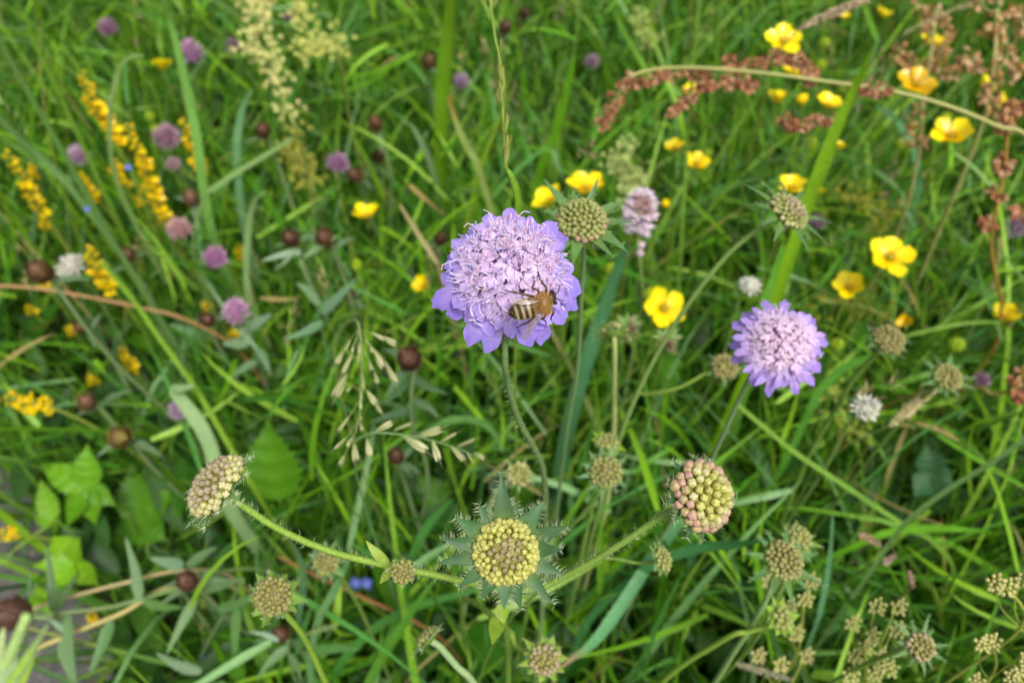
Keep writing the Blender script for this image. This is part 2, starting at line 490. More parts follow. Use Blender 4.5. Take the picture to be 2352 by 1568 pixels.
def bloom_head(parent, pos, axis, R, seed, ncent=1.0, rim=15, threads=170, cin=srgb(228, 206, 232), cout=srgb(164, 144, 226), cdeep=srgb(140, 118, 212), label=None, lw=1.0, hint=None):
    """a scabious in bloom: rings of four-lobed florets, largest at the rim; pos = middle of the receptacle"""
    random.seed(seed)
    ax = axis.normalized(); F = frame(ax, hint)
    mb = MB(); R0 = R * 0.36
    vs = []; fs = []; m = 12; prof = [(0.2, -0.35), (0.75, -0.25), (1.0, 0.0), (0.95, 0.3), (0.72, 0.62), (0.35, 0.85), (0.05, 0.9)]
    for r, z in prof:
        for j in range(m):
            th = 2 * pi * j / m
            vs.append(pos + F @ Vector((R0 * r * cos(th), R0 * r * sin(th), R0 * z)))
    for k in range(len(prof) - 1):
        for j in range(m):
            j2 = (j + 1) % m
            fs.append((k * m + j, k * m + j2, (k + 1) * m + j2, (k + 1) * m + j))
    fs.append(tuple(range(m - 1, -1, -1)))
    mb.add(vs, fs, srgb(176, 140, 176))
    head = build(mb, 'flower_head', M_BUD, parent, pos, label=label)
    #        count, radius, height, tilt of face from axis, main lobe, width, colour mix
    rings = [(rim, 0.54, 0.08, 0.42, 0.50, 0.27, 1.0), (rim, 0.53, 0.20, 0.40, 0.38, 0.20, 0.70), (17, 0.47, 0.30, 0.38, 0.24, 0.14, 0.26),
             (16, 0.38, 0.38, 0.30, 0.19, 0.12, 0.10), (13, 0.27, 0.43, 0.2, 0.17, 0.11, 0.04), (8, 0.16, 0.46, 0.12, 0.16, 0.10, 0.02), (4, 0.06, 0.48, 0.1, 0.15, 0.10, 0.0)]
    tb = MB()
    spots = []
    for ri, (cnt, rr, hh, tilt, ml, mw, cm) in enumerate(rings):
        for k in range(cnt):
            az = 2 * pi * (k + 0.5 * (ri % 2) + random.uniform(-0.22, 0.22)) / cnt
            r = rr * R * random.uniform(0.94, 1.06); h = hh * R * random.uniform(0.9, 1.1)
            rad = F @ Vector((cos(az), sin(az), 0)); tan = F @ Vector((-sin(az), cos(az), 0))
            o = pos + rad * r + ax * h
            ta = tilt + random.uniform(-0.25, 0.25)
            n = (ax * cos(ta) + rad * sin(ta) + tan * random.uniform(-0.25, 0.25)).normalized()
            dr = (rad - n * rad.dot(n)).normalized(); dt = n.cross(dr)
            fb = MB()
            base = pos + rad * (r * 0.55) + ax * (h * 0.35 + R * 0.05)
            ci = vary(cin, 0.06, 0.03); co = vary(mixc(cin, cout, cm), 0.06, 0.03); cd = mixc(co, cdeep, 0.6 * cm)
            fb.tube([base, base.lerp(o, 0.6), o], [R * 0.015, R * 0.024, R * 0.045], 5, [cdeep, ci, ci], cap=False)
            L = ml * R * random.uniform(0.85, 1.12); W = mw * R * random.uniform(0.85, 1.15) * lw
            lean = random.uniform(-0.3, 0.3)
            big = 1.0 if ri < 3 else 0.75
            c0 = mixc(ci, co, 0.35)
            dr2 = dr * cos(lean) + dt * sin(lean)
            fb.lobe(o, dr2, n, L, W, random.uniform(0.0, 0.25) * big, 0.10, c0, cd, 0.12, 7)
            for sg in (-1, 1):
                an = sg * random.uniform(0.6, 0.9) + lean
                dd = dr * cos(an) + dt * sin(an)
                fb.lobe(o, dd, n, L * random.uniform(0.62, 0.86), W * random.uniform(0.72, 0.9), random.uniform(0.0, 0.25), 0.12, c0, co, 0.12, 4)
            dd = -dr * cos(lean) + dt * random.uniform(-0.4, 0.4)
            up = (dd.normalized() + n * random.uniform(0.5, 1.1)).normalized()
            fb.lobe(o, up, (n - up * n.dot(up)).normalized(), L * random.uniform(0.3, 0.42), W * 0.55, -0.1, 0.15, ci, co, 0.1, 3)
            build(fb, 'floret', M_PETAL, head, pos)
            spots.append((o, n, rad, cm, L))
    for q in range(threads):
        o, n, rad, cm, L = random.choice(spots) if random.random() < 0.6 else random.choice(spots[rim:])
        d = (n * random.uniform(0.4, 1.0) + rad * random.uniform(0.1, 0.9) * (0.4 + cm) + Vector((random.uniform(-.4, .4), random.uniform(-.4, .4), random.uniform(-.4, .4)))).normalized()
        side = d.orthogonal().normalized(); side = (side * cos(q) + d.cross(side) * sin(q))
        ln = R * random.uniform(0.10, 0.22) * (1.35 if cm > 0.6 else 1)
        cu = random.uniform(0.0, 0.25) if random.random() < 0.6 else random.uniform(0.4, 0.9)
        pts = [o + d * (ln * t) + side * (ln * cu * t * t) - ax * 0 for t in (0, 0.25, 0.5, 0.75, 1.0)]
        if cu > 0.4: pts.append(pts[-1] + (side * 0.7 - d * 0.25) * ln * 0.3)
        cc = vary(srgb(240, 224, 240), 0.05, 0.02)
        tb.tube(pts, 0.00009 + random.uniform(0, 0.00005), 4, cc, cap=False)
        e = pts[-1]; dd = (pts[-1] - pts[-2]).normalized()
        if random.random() < 0.4:
            ca = random.choice((srgb(178, 172, 226), srgb(220, 176, 204), srgb(192, 182, 232), srgb(232, 204, 222), srgb(236, 222, 240)))
            xd = (dd + side * random.uniform(0.3, 1.5)).normalized()
            tb.ell(e, xd, 0.00028, R * 0.05, ca, 5, 4)
        else:
            tb.ell(e, dd, 0.00019, 0.00022, cc, 5, 3)
    build(tb, 'stamens', M_PETAL, head, pos, kind='stuff')
    # green bracts behind
    for k in range(10):
        az = 2 * pi * k / 10; rad = F @ Vector((cos(az), sin(az), -0.25)).normalized()
        pts = [pos - ax * R * 0.1 + rad * (R * (0.2 + 0.5 * t)) for t in (0, .25, .5, .75, 1)]
        b = MB(); b.strip(pts, [R * .09, R * .11, R * .09, R * .06, R * .004], ax, srgb(90, 126, 70), 0.2)
        build(b, 'bract', M_LEAF, head, pos)
    return head

def plant_root(pts):
    return Vector((pts[-1].x, pts[-1].y, 0))
SGRP = 'small scabious buds among the grass'

# --- the main bloom
D0 = 0.193
axis0 = sd(0.03, 0.30, 0.95)
c0 = P(1167, 634, D0 + 0.006)
st = [c0 - axis0 * 0.004, P(1160, 815, 0.204), P(1167, 880, 0.216), P(1192, 965, 0.232), P(1230, 1035, 0.250), P(1249, 1090, 0.266), P(1253, 1190, 0.30)]
st += to_ground(st[-1], Vector((0.02, 0.02, -1)).normalized(), 0.01)
main = thing('scabious_flower', 'large lilac scabious in full bloom with a honeybee feeding on it', 'flower', plant_root(st))
stem_part(main, st, 0.00092, 0.0013, srgb(112, 140, 84), 650, 0.0014, per=8)
bloom_head(main, c0, axis0, S(184, D0), 11, label='domed lilac flower head, paler and pinker in the middle', threads=400, rim=18)
protect(1165, 640, 185, D0)
for q in ((1160, 850), (1190, 960), (1235, 1050), (1250, 1120)): protect(*q, 22, 0.26)

# --- second bloom
D1 = 0.272
axis1 = sd(-0.08, 0.22, 0.95)
c1 = P(1786, 792, D1 + 0.004)
st = [c1 - axis1 * 0.004, P(1716, 866, D1 + 0.016), P(1692, 930, D1 + 0.03), P(1655, 1010, D1 + 0.05), P(1612, 1095, D1 + 0.075)]
st[1] = st[1].lerp(st[0], 0.25)
st += to_ground(st[-1], Vector((-0.15, 0, -1)).normalized(), 0.01)
sec = thing('scabious_flower', 'smaller lilac scabious in bloom with cream-pink centre and no bee', 'flower', plant_root(st))
stem_part(sec, st, 0.0008, 0.0012, srgb(120, 146, 100), 200, 0.0012)
bloom_head(sec, c1, axis1, S(120, D1), 23, threads=70, rim=14, lw=0.72, cin=srgb(224, 200, 218), cout=srgb(170, 146, 224), cdeep=srgb(152, 124, 212))
protect(1786, 790, 120, D1)
for q in ((1700, 900), (1670, 980), (1640, 1040)): protect(*q, 16, 0.33)

# --- branching plant with three large buds
DB = 0.183
node = P(1152, 1352, 0.214)
st = [node, P(1150, 1400, 0.235), P(1165, 1470, 0.275)]
st += to_ground(st[-1], Vector((0.0, 0.08, -1)).normalized(), 0.01)
cyme = thing('scabious_plant', 'hairy scabious plant bearing a star-bracted green bud between two side buds on arching stalks', 'plant', plant_root(st))
stem_part(cyme, st, 0.0011, 0.0015, srgb(112, 144, 54), 120)
axc = sd(0.02, 0.10, 0.99); cc = P(1162, 1265, DB)
stem_part(cyme, [cc - axc * 0.0015, cc - axc * 0.012, node], 0.001, 0.0011, srgb(112, 144, 54), 80, name='stalk')
bud_head(cyme, cc, axc, S(66, DB), 104, ['purple', 'green', 'green', 'green', 'green', 'green'], flat=0.5, thmax=88, bracts=15, bl=0.0128, bw=0.0050, bang=82, hairs=560, label='round yellow-green bud head with a star of hairy green bracts', bvar=0.45)
axl = sd(-0.62, 0.62, 0.48); cl = P(508, 1122, 0.197)
stl = [cl - axl * 0.001, P(540, 1148, 0.199), P(640, 1214, 0.203), P(760, 1266, 0.207), P(890, 1298, 0.210), P(1000, 1320, 0.212), P(1100, 1342, 0.214), node]
stem_part(cyme, stl, 0.00095, 0.0011, srgb(124, 156, 52), 420, 0.0017, name='side_stalk')
bud_head(cyme, cl, axl, S(68, 0.197), 96, ['lilac', 'lilac', 'lilac', 'cream', 'cream', 'cream'], flat=0.62, thmax=92, bracts=12, bl=0.0062, bw=0.0022, bang=88, hairs=360, label='tilted cream bud head with a greyish pink crown', bcol=srgb(110, 140, 92))
axr = sd(0.42, 0.22, 0.86); cr = P(1606, 1138, 0.197)
strr = [cr - axr * 0.001, P(1562, 1160, 0.203), P(1500, 1198, 0.206), P(1430, 1246, 0.208), P(1330, 1306, 0.211), P(1235, 1350, 0.214), node]
stem_part(cyme, strr, 0.00095, 0.0011, srgb(112, 142, 56), 360, 0.0016, name='side_stalk')
bud_head(cyme, cr, axr, S(66, 0.197), 66, ['green', 'cream', 'pink', 'pink', 'pink'], flat=0.6, thmax=92, bracts=12, bl=0.0068, bw=0.0030, bang=86, hairs=360, label='pink-tinged bud head of plump separate buds', bsc=1.12)
# small bud and leaves at the node on the left stalk
axn = sd(0.05, -0.05, 0.99); cn = P(926, 1310, 0.2)
stem_part(cyme, [cn - axn * 0.001, P(925, 1312, 0.206), P(905, 1303, 0.2095)], 0.0006, 0.0007, srgb(124, 156, 52), name='side_stalk')
bud_head(cyme, cn, axn, S(23, 0.2), 26, ['tan', 'tan', 'olive'], bracts=8, bl=0.0026, bw=0.0022, bang=70, hairs=80, bcol=srgb(128, 152, 58))
def small_leaf(parent, a, b, wpx, d, col, nrm=None, name='leaf', bend=0.0, mat=None):
    A = a; B = b; n = nrm or (-FW + Vector((0, 0, 0.3))).normalized()
    pts = []; wid = []
    for i in range(7):
        t = i / 6
        pts.append(A.lerp(B, t) + n * (bend * (B - A).length * 4 * t * (1 - t))); wid.append(S(wpx, d) * 0.5 * [0.25, 0.75, 1, 0.95, 0.7, 0.38, 0.03][i])
    m = MB(); m.strip(pts, wid, n, vary(col, 0.06, 0.04), 0.22)
    return build(m, name, mat or M_LEAF, parent)
small_leaf(cyme, P(895, 1298, 0.208), P(840, 1240, 0.206), 24, 0.207, srgb(150, 172, 74), bend=0.1)
small_leaf(cyme, P(900, 1304, 0.208), P(872, 1340, 0.212), 20, 0.21, srgb(140, 166, 70))
small_leaf(cyme, P(1150, 1385, 0.222), P(1158, 1432, 0.22), 34, 0.222, srgb(128, 160, 40))
small_leaf(cyme, P(1150, 1400, 0.23), P(1130, 1480, 0.232), 38, 0.23, srgb(118, 152, 40))
for q in ((508, 1110, 90), (1162, 1262, 165), (1612, 1135, 100), (926, 1310, 40)): protect(*q, 0.2)
for q in ((640, 1214), (760, 1266), (860, 1290), (1050, 1330), (1500, 1198), (1430, 1246), (1330, 1306), (1240, 1350)): protect(*q, 24, 0.21)

# --- single buds; stalk traced where the photograph shows it
def single_bud(label, x, y, d, rpx, ax, n, zones, path=None, group=None, hairs=120, bracts=11, bl=0.6, bw=0.24, bang=80, flat=0.6, sr=7, scol=srgb(112, 142, 62), bcol=srgb(92, 132, 74), sh=80, lead=None, thmax=88):
    R = S(rpx, d); c = P(x, y, d)
    if path:
        st = [c - ax * R * 0.1] + [P(*q) for q in path]
    else:
        st = [c - ax * R * 0.1, c - ax * R * 1.6 + Vector((0, 0, -R * 0.6))]
    last = (st[-1] - st[-2]).normalized()
    st += to_ground(st[-1], (last * 0.6 + Vector((0, 0, -1)) * 0.8).normalized(), 0.012)
    t = thing('scabious_bud', label, 'flower bud', plant_root(st), group)
    stem_part(t, st, S(sr, d), S(sr, d) * 1.25, scol, sh, R * 0.14)
    bud_head(t, c, ax, R, n, zones, flat, thmax, bracts, R * 2.7 * bl, R * 2.1 * bw, bang, hairs, bcol)
    protect(x, y, rpx * 1.5, d)
    if path:
        for q in path: protect(q[0], q[1], 14, q[2])
    return t
single_bud('pale olive scabious bud just behind the rim of the large lilac bloom', 1336, 512, 0.245, 50, sd(0.05, 0.45, 0.89), 95, ['olive', 'olive', 'olive', 'olive', 'pink'], [(1341, 580, 0.254), (1335, 690, 0.275), (1326, 850, 0.315), (1305, 970, 0.35)], bl=0.75, bw=0.26, sr=6, scol=srgb(120, 150, 96))
single_bud('pale scabious bud on a long hairy stalk in front of two buttercups', 1806, 490, 0.285, 42, sd(0.42, 0.50, 0.75), 80, ['lilac', 'olive', 'olive', 'olive', 'cream'], [(1766, 510, 0.289), (1680, 576, 0.297), (1600, 672, 0.308), (1522, 790, 0.322), (1462, 908, 0.337), (1416, 1030, 0.354)], bl=0.8, bw=0.22, sr=6, scol=srgb(106, 132, 66), sh=260)
single_bud('small scabious bud below a yellow-green bud, at the foot of a straight stalk', 1391, 1082, 0.30, 31, sd(0.0, 0.05, 1), 40, ['tan', 'olive', 'olive'], [(1375, 1130, 0.315), (1330, 1190, 0.335), (1270, 1250, 0.36)], bl=0.55, sr=5, bw=0.28)
single_bud('green scabious bud seen from behind on a straight pale stalk', 1411, 768, 0.33, 26, sd(0.1, 0.75, -0.45), 30, ['olive', 'olive'], [(1412, 812, 0.336), (1411, 900, 0.36), (1409, 1010, 0.39)], bl=0.75, sr=6, scol=srgb(168, 184, 110), bcol=srgb(122, 160, 84))
single_bud('small yellowish scabious bud beside the stem of the large bloom', 1192, 1090, 0.33, 22, sd(0.25, 0.4, 0.88), 26, ['olive', 'cream'], [(1165, 1112, 0.336), (1130, 1150, 0.35)], bl=0.4, sr=7, scol=srgb(150, 172, 118), bcol=srgb(128, 160, 84))
single_bud('tan scabious bud with leafy bracts on a stalk above a brown knapweed bud', 631, 1368, 0.245, 37, sd(-0.1, 0.2, 0.97), 52, ['tan', 'tan', 'tan', 'olive'], [(655, 1408, 0.252), (690, 1450, 0.262), (718, 1500, 0.275), (745, 1560, 0.29)], bl=0.42, bw=0.4, sr=7, scol=srgb(120, 152, 52), bcol=srgb(112, 146, 60))
single_bud('pale grey-green scabious bud turned away on a thick whitish stalk', 988, 1468, 0.26, 26, sd(-0.6, 0.55, -0.2), 34, ['olive', 'olive'], [(1012, 1486, 0.264), (1050, 1530, 0.274), (1092, 1575, 0.286)], bl=0.55, bw=0.4, sr=8, scol=srgb(160, 186, 130), bcol=srgb(132, 164, 120), sh=150)
single_bud('tan scabious bud with pointed yellow-green bracts on a short curved stalk', 1251, 1511, 0.27, 30, sd(0.05, 0.0, 1), 36, ['tan', 'lilac', 'olive'], [(1225, 1505, 0.277), (1185, 1480, 0.284), (1160, 1440, 0.29)], bl=0.5, bw=0.42, sr=7, scol=srgb(124, 152, 60), bcol=srgb(124, 152, 52))
single_bud('yellowish scabious bud with long bracts above the greenish umbels', 1797, 1288, 0.265, 38, sd(0.2, 0.5, 0.84), 56, ['tan', 'tan', 'olive', 'olive'], [(1778, 1325, 0.272), (1755, 1385, 0.287), (1725, 1440, 0.302), (1690, 1490, 0.318)], bl=0.7, bw=0.26, sr=7, scol=srgb(124, 156, 92))
single_bud('small green scabious bud half hidden behind a yellowish bud', 1833, 1236, 0.31, 24, sd(0.3, 0.5, 0.6), 26, ['olive'], [(1830, 1270, 0.318), (1800, 1340, 0.335)], bl=0.6, bw=0.4, sr=6, bcol=srgb(124, 156, 76))
single_bud('tan scabious bud with spiky bracts among the greenish umbels', 2112, 1484, 0.275, 26, sd(0.1, 0.3, 0.93), 32, ['tan', 'lilac'], None, bl=0.8, sr=6)
single_bud('tan scabious bud right of the second lilac bloom', 2038, 783, 0.36, 31, sd(0.1, 0.5, 0.85), 46, ['tan', 'tan'], [(2010, 815, 0.37), (1960, 870, 0.39), (1925, 930, 0.41)], bl=0.35, sr=6)
single_bud('tan scabious bud beside a dry feathery grass head', 2173, 868, 0.38, 27, sd(0.1, 0.4, 0.9), 40, ['tan', 'olive'], None, bl=0.6, sr=5)
single_bud('small tan scabious bud left of the second lilac bloom', 1663, 845, 0.37, 26, sd(0.1, 0.45, 0.9), 36, ['tan', 'tan'], [(1620, 858, 0.374), (1560, 890, 0.38), (1490, 905, 0.385), (1440, 920, 0.395)], bl=0.35, sr=4, scol=srgb(128, 156, 60))
single_bud('small green scabious bud on a stalk reaching sideways below the pink-tinged bud', 1518, 1285, 0.25, 22, sd(0.5, 0.3, 0.4), 26, ['olive'], [(1495, 1290, 0.254), (1460, 1292, 0.258), (1400, 1282, 0.262), (1330, 1296, 0.27)], bl=0.6, bw=0.4, sr=4, bcol=srgb(118, 150, 84))
single_bud('faint tan scabious bud just under the left arching stalk', 752, 1290, 0.32, 24, sd(0.0, 0.3, 0.95), 30, ['tan', 'olive'], None, bl=0.5, bw=0.4, sr=5)
single_bud('round yellow-green scabious bud above the small bud near the straight stalk', 1396, 1020, 0.335, 20, sd(0.1, 0.5, 0.4), 18, ['olive'], None, bl=0.5, bw=0.6, sr=4, bcol=srgb(128, 168, 44))
single_bud('yellow-green scabious bud closed in leafy bracts above the umbels', 1792, 1420, 0.29, 20, sd(0.3, 0.3, 0.6), 14, ['olive'], [(1770, 1435, 0.294), (1720, 1450, 0.30), (1660, 1470, 0.31)], bl=0.7, bw=0.7, sr=6, bcol=srgb(132, 166, 56), scol=srgb(130, 160, 60))

# ------------------------------------------------------------------ the bee
def make_bee():
    d = 0.1755
    head_s = P(1280, 686, d + 0.001); tail = P(1168, 722, d + 0.0005)
    fx = (head_s - tail).normalized()
    upv = sd(0.10, -0.38, 0.90); fy = upv.cross(fx).normalized(); fz = fx.cross(fy)     # fz: back of the bee
    Lb = (head_s - tail).length
    base = tail.lerp(head_s, 0.5) - fz * 0.002
    root = thing('honeybee', 'brown honeybee with banded abdomen and furry golden thorax feeding on the large bloom', 'bee', base)
    prof = [  # x along body, radius, drop, colour
        (0.00, .02, -.02, 'k'), (0.03, .075, -.02, 'k'), (0.08, .125, -.015, 'k'), (0.125, .155, -.01, 'k'), (0.14, .165, -.008, 'c'), (0.175, .178, -.005, 'c'), (0.19, .182, -.004, 'k'),
        (0.245, .198, 0, 'k'), (0.26, .20, 0, 'c'), (0.295, .205, 0, 'c'), (0.31, .206, 0, 'k'), (0.365, .208, 0, 'k'), (0.38, .207, 0, 'c'), (0.42, .203, 0, 'c'), (0.435, .20, 0, 'k'),
        (0.475, .188, 0, 'k'), (0.49, .18, 0, 'b'), (0.54, .145, .0, 'b'), (0.565, .12, .01, 'b'), (0.59, .14, .02, 'o'), (0.64, .19, .03, 'o'), (0.71, .22, .03, 'o'), (0.78, .205, .02, 'o'),
        (0.83, .15, -.02, 'o'), (0.86, .10, -.06, 'b'), (0.875, .09, -.08, 'b'), (0.90, .135, -.12, 'h'), (0.94, .155, -.17, 'h'), (0.985, .13, -.22, 'h'), (1.02, .06, -.26, 'h'), (1.03, .01, -.27, 'h')]
    CC = {'k': srgb(44, 33, 26), 'c': srgb(150, 130, 92), 'b': srgb(112, 84, 48), 'o': srgb(128, 98, 52), 'h': srgb(66, 48, 32)}
    mb = MB(); vs = []; cs = []; fs = []; n = 14
    for x, r, dz, c in prof:
        for j in range(n):
            th = 2 * pi * j / n
            vs.append(tail + fx * (x * Lb) + fy * (cos(th) * r * Lb * 0.98) + fz * ((sin(th) * r * 0.92 + dz) * Lb))
            col = CC[c]
            if c == 'c' and abs(cos(th)) > 0.8: col = mixc(col, CC['b'], 0.5)
            cs.append(col)
    for k in range(len(prof) - 1):
        for j in range(n):
            j2 = (j + 1) % n
            fs.append((k * n + j, k * n + j2, (k + 1) * n + j2, (k + 1) * n + j))
    mb.add(vs, fs, cs)
    build(mb, 'body', M_BEE, root)
    def pt(x, y, z): return tail + fx * (x * Lb) + fy * (y * Lb) + fz * (z * Lb)
    hb = MB()
    for _ in range(2600):          # thorax fur
        x = random.choice((random.uniform(0.57, 0.86), random.uniform(0.5, 0.9))); th = random.uniform(0, 2 * pi)
        pr = min(prof, key=lambda q: abs(q[0] - x))
        nr = (fy * cos(th) + fz * sin(th) * 0.95 + fx * ((x - 0.7) * 2.0)).normalized()
        p = pt(x, cos(th) * pr[1] * 0.96, sin(th) * pr[1] * 0.9 + pr[2])
        hb.hair(p, (nr + Vector((random.uniform(-.4, .4), random.uniform(-.4, .4), random.uniform(-.4, .4))) - fx * 0.15).normalized(), Lb * random.uniform(0.035, 0.075), 0.000035, vary(srgb(196, 158, 96), 0.2, 0.06))
    for _ in range(1500):          # short pale hair in the abdomen bands
        x = random.choice((random.uniform(0.13, 0.18), random.uniform(0.255, 0.3), random.uniform(0.375, 0.425), random.uniform(0.0, 0.5))); th = random.uniform(0, 2 * pi)
        pr = min(prof, key=lambda q: abs(q[0] - x)); nr = (fy * cos(th) + fz * sin(th)).normalized()
        p = pt(x, cos(th) * pr[1] * 0.96, sin(th) * pr[1] * 0.9 + pr[2])
        hb.hair(p, (nr * 0.6 - fx * 0.8).normalized(), Lb * random.uniform(0.02, 0.04), 0.00003, vary(srgb(186, 168, 124), 0.15, 0.04))
    build(hb, 'fur', M_FUR, root, kind='stuff')
    for sg in (1, -1):             # eyes
        b = MB(); b.ell(pt(0.95, 0.115 * sg, -0.14), (fx * 0.3 + fz * 0.9 - fx * 0.1), 0.045 * Lb, 0.085 * Lb, srgb(26, 20, 18), 8, 6)
        build(b, 'eye', M_BEE, root)
        b = MB(); b.tube([pt(1.0, 0.05 * sg, -0.17), pt(1.06, 0.08 * sg, -0.10), pt(1.11, 0.14 * sg, -0.16), pt(1.15, 0.16 * sg, -0.22)], 0.011 * Lb, 5, srgb(40, 30, 24))
        build(b, 'antenna', M_BEE, root)
    # wings, folded back; the near one fans out below the abdomen
    def wing(sx, pts2, name, tilt):
        b = MB(); vs = []; fs = []
        o = pt(0.68, 0.14 * sx, 0.17)
        for (u, v) in pts2: vs.append(o - fx * (u * Lb) + fy * (sx * v * Lb) + fz * ((tilt * abs(v) + 0.06 * sin(u * 4)) * Lb))
        k = len(pts2) // 2
        for i in range(k - 1): fs.append((i, i + 1, 2 * k - 2 - i, 2 * k - 1 - i))
        b.add(vs, fs, (1, 1, 1))
        build(b, name, M_WING, root)
    fore = [(0.0, 0.0), (0.13, 0.13), (0.28, 0.29), (0.42, 0.42), (0.52, 0.50), (0.57, 0.44), (0.52, 0.28), (0.38, 0.11), (0.18, 0.01), (0.01, -0.03)]
    hind = [(0.02, 0.0), (0.14, 0.05), (0.27, 0.12), (0.36, 0.2), (0.40, 0.25), (0.41, 0.22), (0.38, 0.12), (0.28, 0.03), (0.14, -0.01), (0.03, -0.02)]
    for sx in (-1, 1):
        wing(sx, fore if sx < 0 else [(u * 0.95 + 0.02, v * 0.35) for u, v in fore], 'forewing', -0.45)
        wing(sx, hind if sx < 0 else [(u, v * 0.4) for u, v in hind], 'hindwing', -0.55)
    # legs: three pairs, knees bent down onto the florets
    for sg in (1, -1):
        for (x, seq) in ((0.79, [(0.02, .16, -.05), (0.06, .27, .02), (0.03, .36, -.10), (0.0, .44, -.14), (0.02, .50, -.2)]),
                         (0.69, [(0, .18, -.08), (-0.02, .30, .0), (-0.10, .33, -.06), (-0.02, .42, -.12), (-0.01, .54, -.18)]),
                         (0.60, [(-.02, .14, -.08), (-0.14, .24, -.02), (-0.28, .32, -.06), (-0.40, .36, -.13), (-0.52, .42, -.19)])):
            p = [pt(x + a, sg * b_, c_ - 0.03) for a, b_, c_ in seq]
            b = MB(); b.tube(smooth(p, 3), [0.030 * Lb * (1 - 0.055 * i) + 0.0 for i in range(len(smooth(p, 3)))], 6, srgb(74, 50, 32))
            build(b, 'leg', M_BEE, root)
make_bee()

# ------------------------------------------------------------------ buttercups
def petal_mesh(name, c0, c1, cup):
    mb = MB(); rows, colsn = 6, 5; vs = []; fs = []; cs = []
    for i in range(rows + 1):
        t = i / rows
        w = 0.40 * (0.22 + 0.80 * sin(pi * min(1, t * 0.72) ** 1.15)) if t < 0.72 else 0.408 * sqrt(max(0.03, 1 - ((t - 0.70) / 0.325) ** 2))
        for j in range(colsn):
            u = -1 + 2 * j / (colsn - 1)
            tt = t * (1 - 0.06 * u * u)
            vs.append((0.10 + 0.92 * tt, u * w, cup * tt * tt * 0.45 + 0.30 * u * u * w + 0.015 * sin(u * 5 + t * 7)))
            cs.append(mixc(c0, c1, t))
    for i in range(rows):
        for j in range(colsn - 1):
            a = i * colsn + j
            fs.append((a, a + colsn, a + colsn + 1, a + 1))
    mb.add(vs, fs, cs)
    return mb.mesh(name, M_YELLOW)
YB, YT = srgb(250, 216, 0), srgb(255, 238, 0)
PET = [petal_mesh('petal', YB, YT, 0.1), petal_mesh('petal', YB, YT, 0.45), petal_mesh('petal', srgb(246, 208, 0), srgb(255, 230, 0), 0.3)]
PET_OLD = [petal_mesh('petal', srgb(224, 172, 8), srgb(240, 196, 8), 0.2)]
def centre_mesh():
    mb = MB()
    mb.ell(Vector((0, 0, 0.10)), Vector((0, 0, 1)), 0.14, 0.13, srgb(150, 170, 30), 8, 5)
    for k in range(26):
        az = k * 2.39996; r = 0.10 + 0.14 * (k / 26)
        a = Vector((cos(az) * r * 0.6, sin(az) * r * 0.6, 0.05)); e = Vector((cos(az) * r * 1.25, sin(az) * r * 1.25, 0.26 - 0.08 * k / 26))
        mb.tube([a, e], 0.012, 4, srgb(220, 180, 20)); mb.ell(e, (e - a), 0.026, 0.05, srgb(226, 170, 14), 5, 3)
    return mb.mesh('flower_centre', M_YELLOW)
CENT = centre_mesh()
def sepal_mesh():
    mb = MB()
    mb.lobe(Vector((0.03, 0, -0.03)), Vector((1, 0, 0.1)).normalized(), Vector((0, 0, 1)), 0.45, 0.26, -0.1, 0.2, srgb(150, 170, 50), srgb(190, 196, 70))
    return mb.mesh('sepal', M_LEAF)
SEP = sepal_mesh()
def buttercup(label, x, y, px, n, opened=20, d=None, real=0.024, petals=5, path=None, group=None, old=False, skip=()):
    d = min(d or real * FPX / px, ground_depth(y, 0.27))
    n = n.normalized(); R = S(px, d) * 0.60; opened = opened * 0.72
    c = P(x, y, d) - n * R * 0.15
    st = [c, c - n * R * 0.7 + Vector((0, 0, -R * 0.25))]
    if path: st += [P(*q) for q in path]
    last = (st[-1] - st[-2]).normalized()
    st += to_ground(st[-1], (last * 0.4 + Vector((0, 0, -1))).normalized(), 0.03)
    t = thing('buttercup', label, 'flower', plant_root(st), group)
    stem_part(t, st, 0.0006, 0.0009, srgb(128, 156, 52), n=5, per=5)
    F = frame(n); off = random.uniform(0, 72)
    for k in range(petals):
        if k in skip: continue
        M = Matrix.Translation(c) @ F.to_4x4() @ Matrix.Rotation(radians(off + k * 72 + random.uniform(-6, 6)), 4, 'Z') @ Matrix.Rotation(-radians(opened + random.uniform(-10, 10)), 4, 'Y') @ Matrix.Diagonal((R * random.uniform(.95, 1.05), R, R, 1))
        inst('petal', random.choice(PET_OLD if old else PET), t, M)
    M = Matrix.Translation(c) @ F.to_4x4() @ Matrix.Diagonal((R, R, R, 1))
    inst('flower_centre', CENT, t, M)
    for k in range(5):
        inst('sepal', SEP, t, Matrix.Translation(c) @ F.to_4x4() @ Matrix.Rotation(radians(off + 36 + k * 72), 4, 'Z') @ Matrix.Diagonal((R, R, R, 1)))
    protect(x, y, px * 0.62, d)
B = buttercup
B('cupped yellow buttercup near a purple clover head in the grass', 375, 154, 50, sd(0, 0.8, 0.45), 42)
B('cupped yellow buttercup standing alone above brown knapweed buds', 843, 494, 64, sd(0.0, 0.75, 0.6), 38, path=[(862, 560, 0.66), (900, 680, 0.70)])
B('yellow buttercup seen from the side beside the left rim of the large bloom', 973, 656, 52, sd(-0.4, 0.4, 0.7), 48, path=[(940, 715, 0.60)])
B('yellow buttercup with raised petals just behind the large bloom', 1262, 462, 74, sd(-0.45, 0.55, 0.6), 40, d=0.47)
B('yellow buttercup with three raised petals behind the olive bud', 1346, 432, 84, sd(0.05, 0.7, 0.6), 34, d=0.46)
B('flat open yellow buttercup crossed by the long hairy stalk', 1525, 708, 86, sd(0.05, 0.15, 0.95), 12, d=0.46)
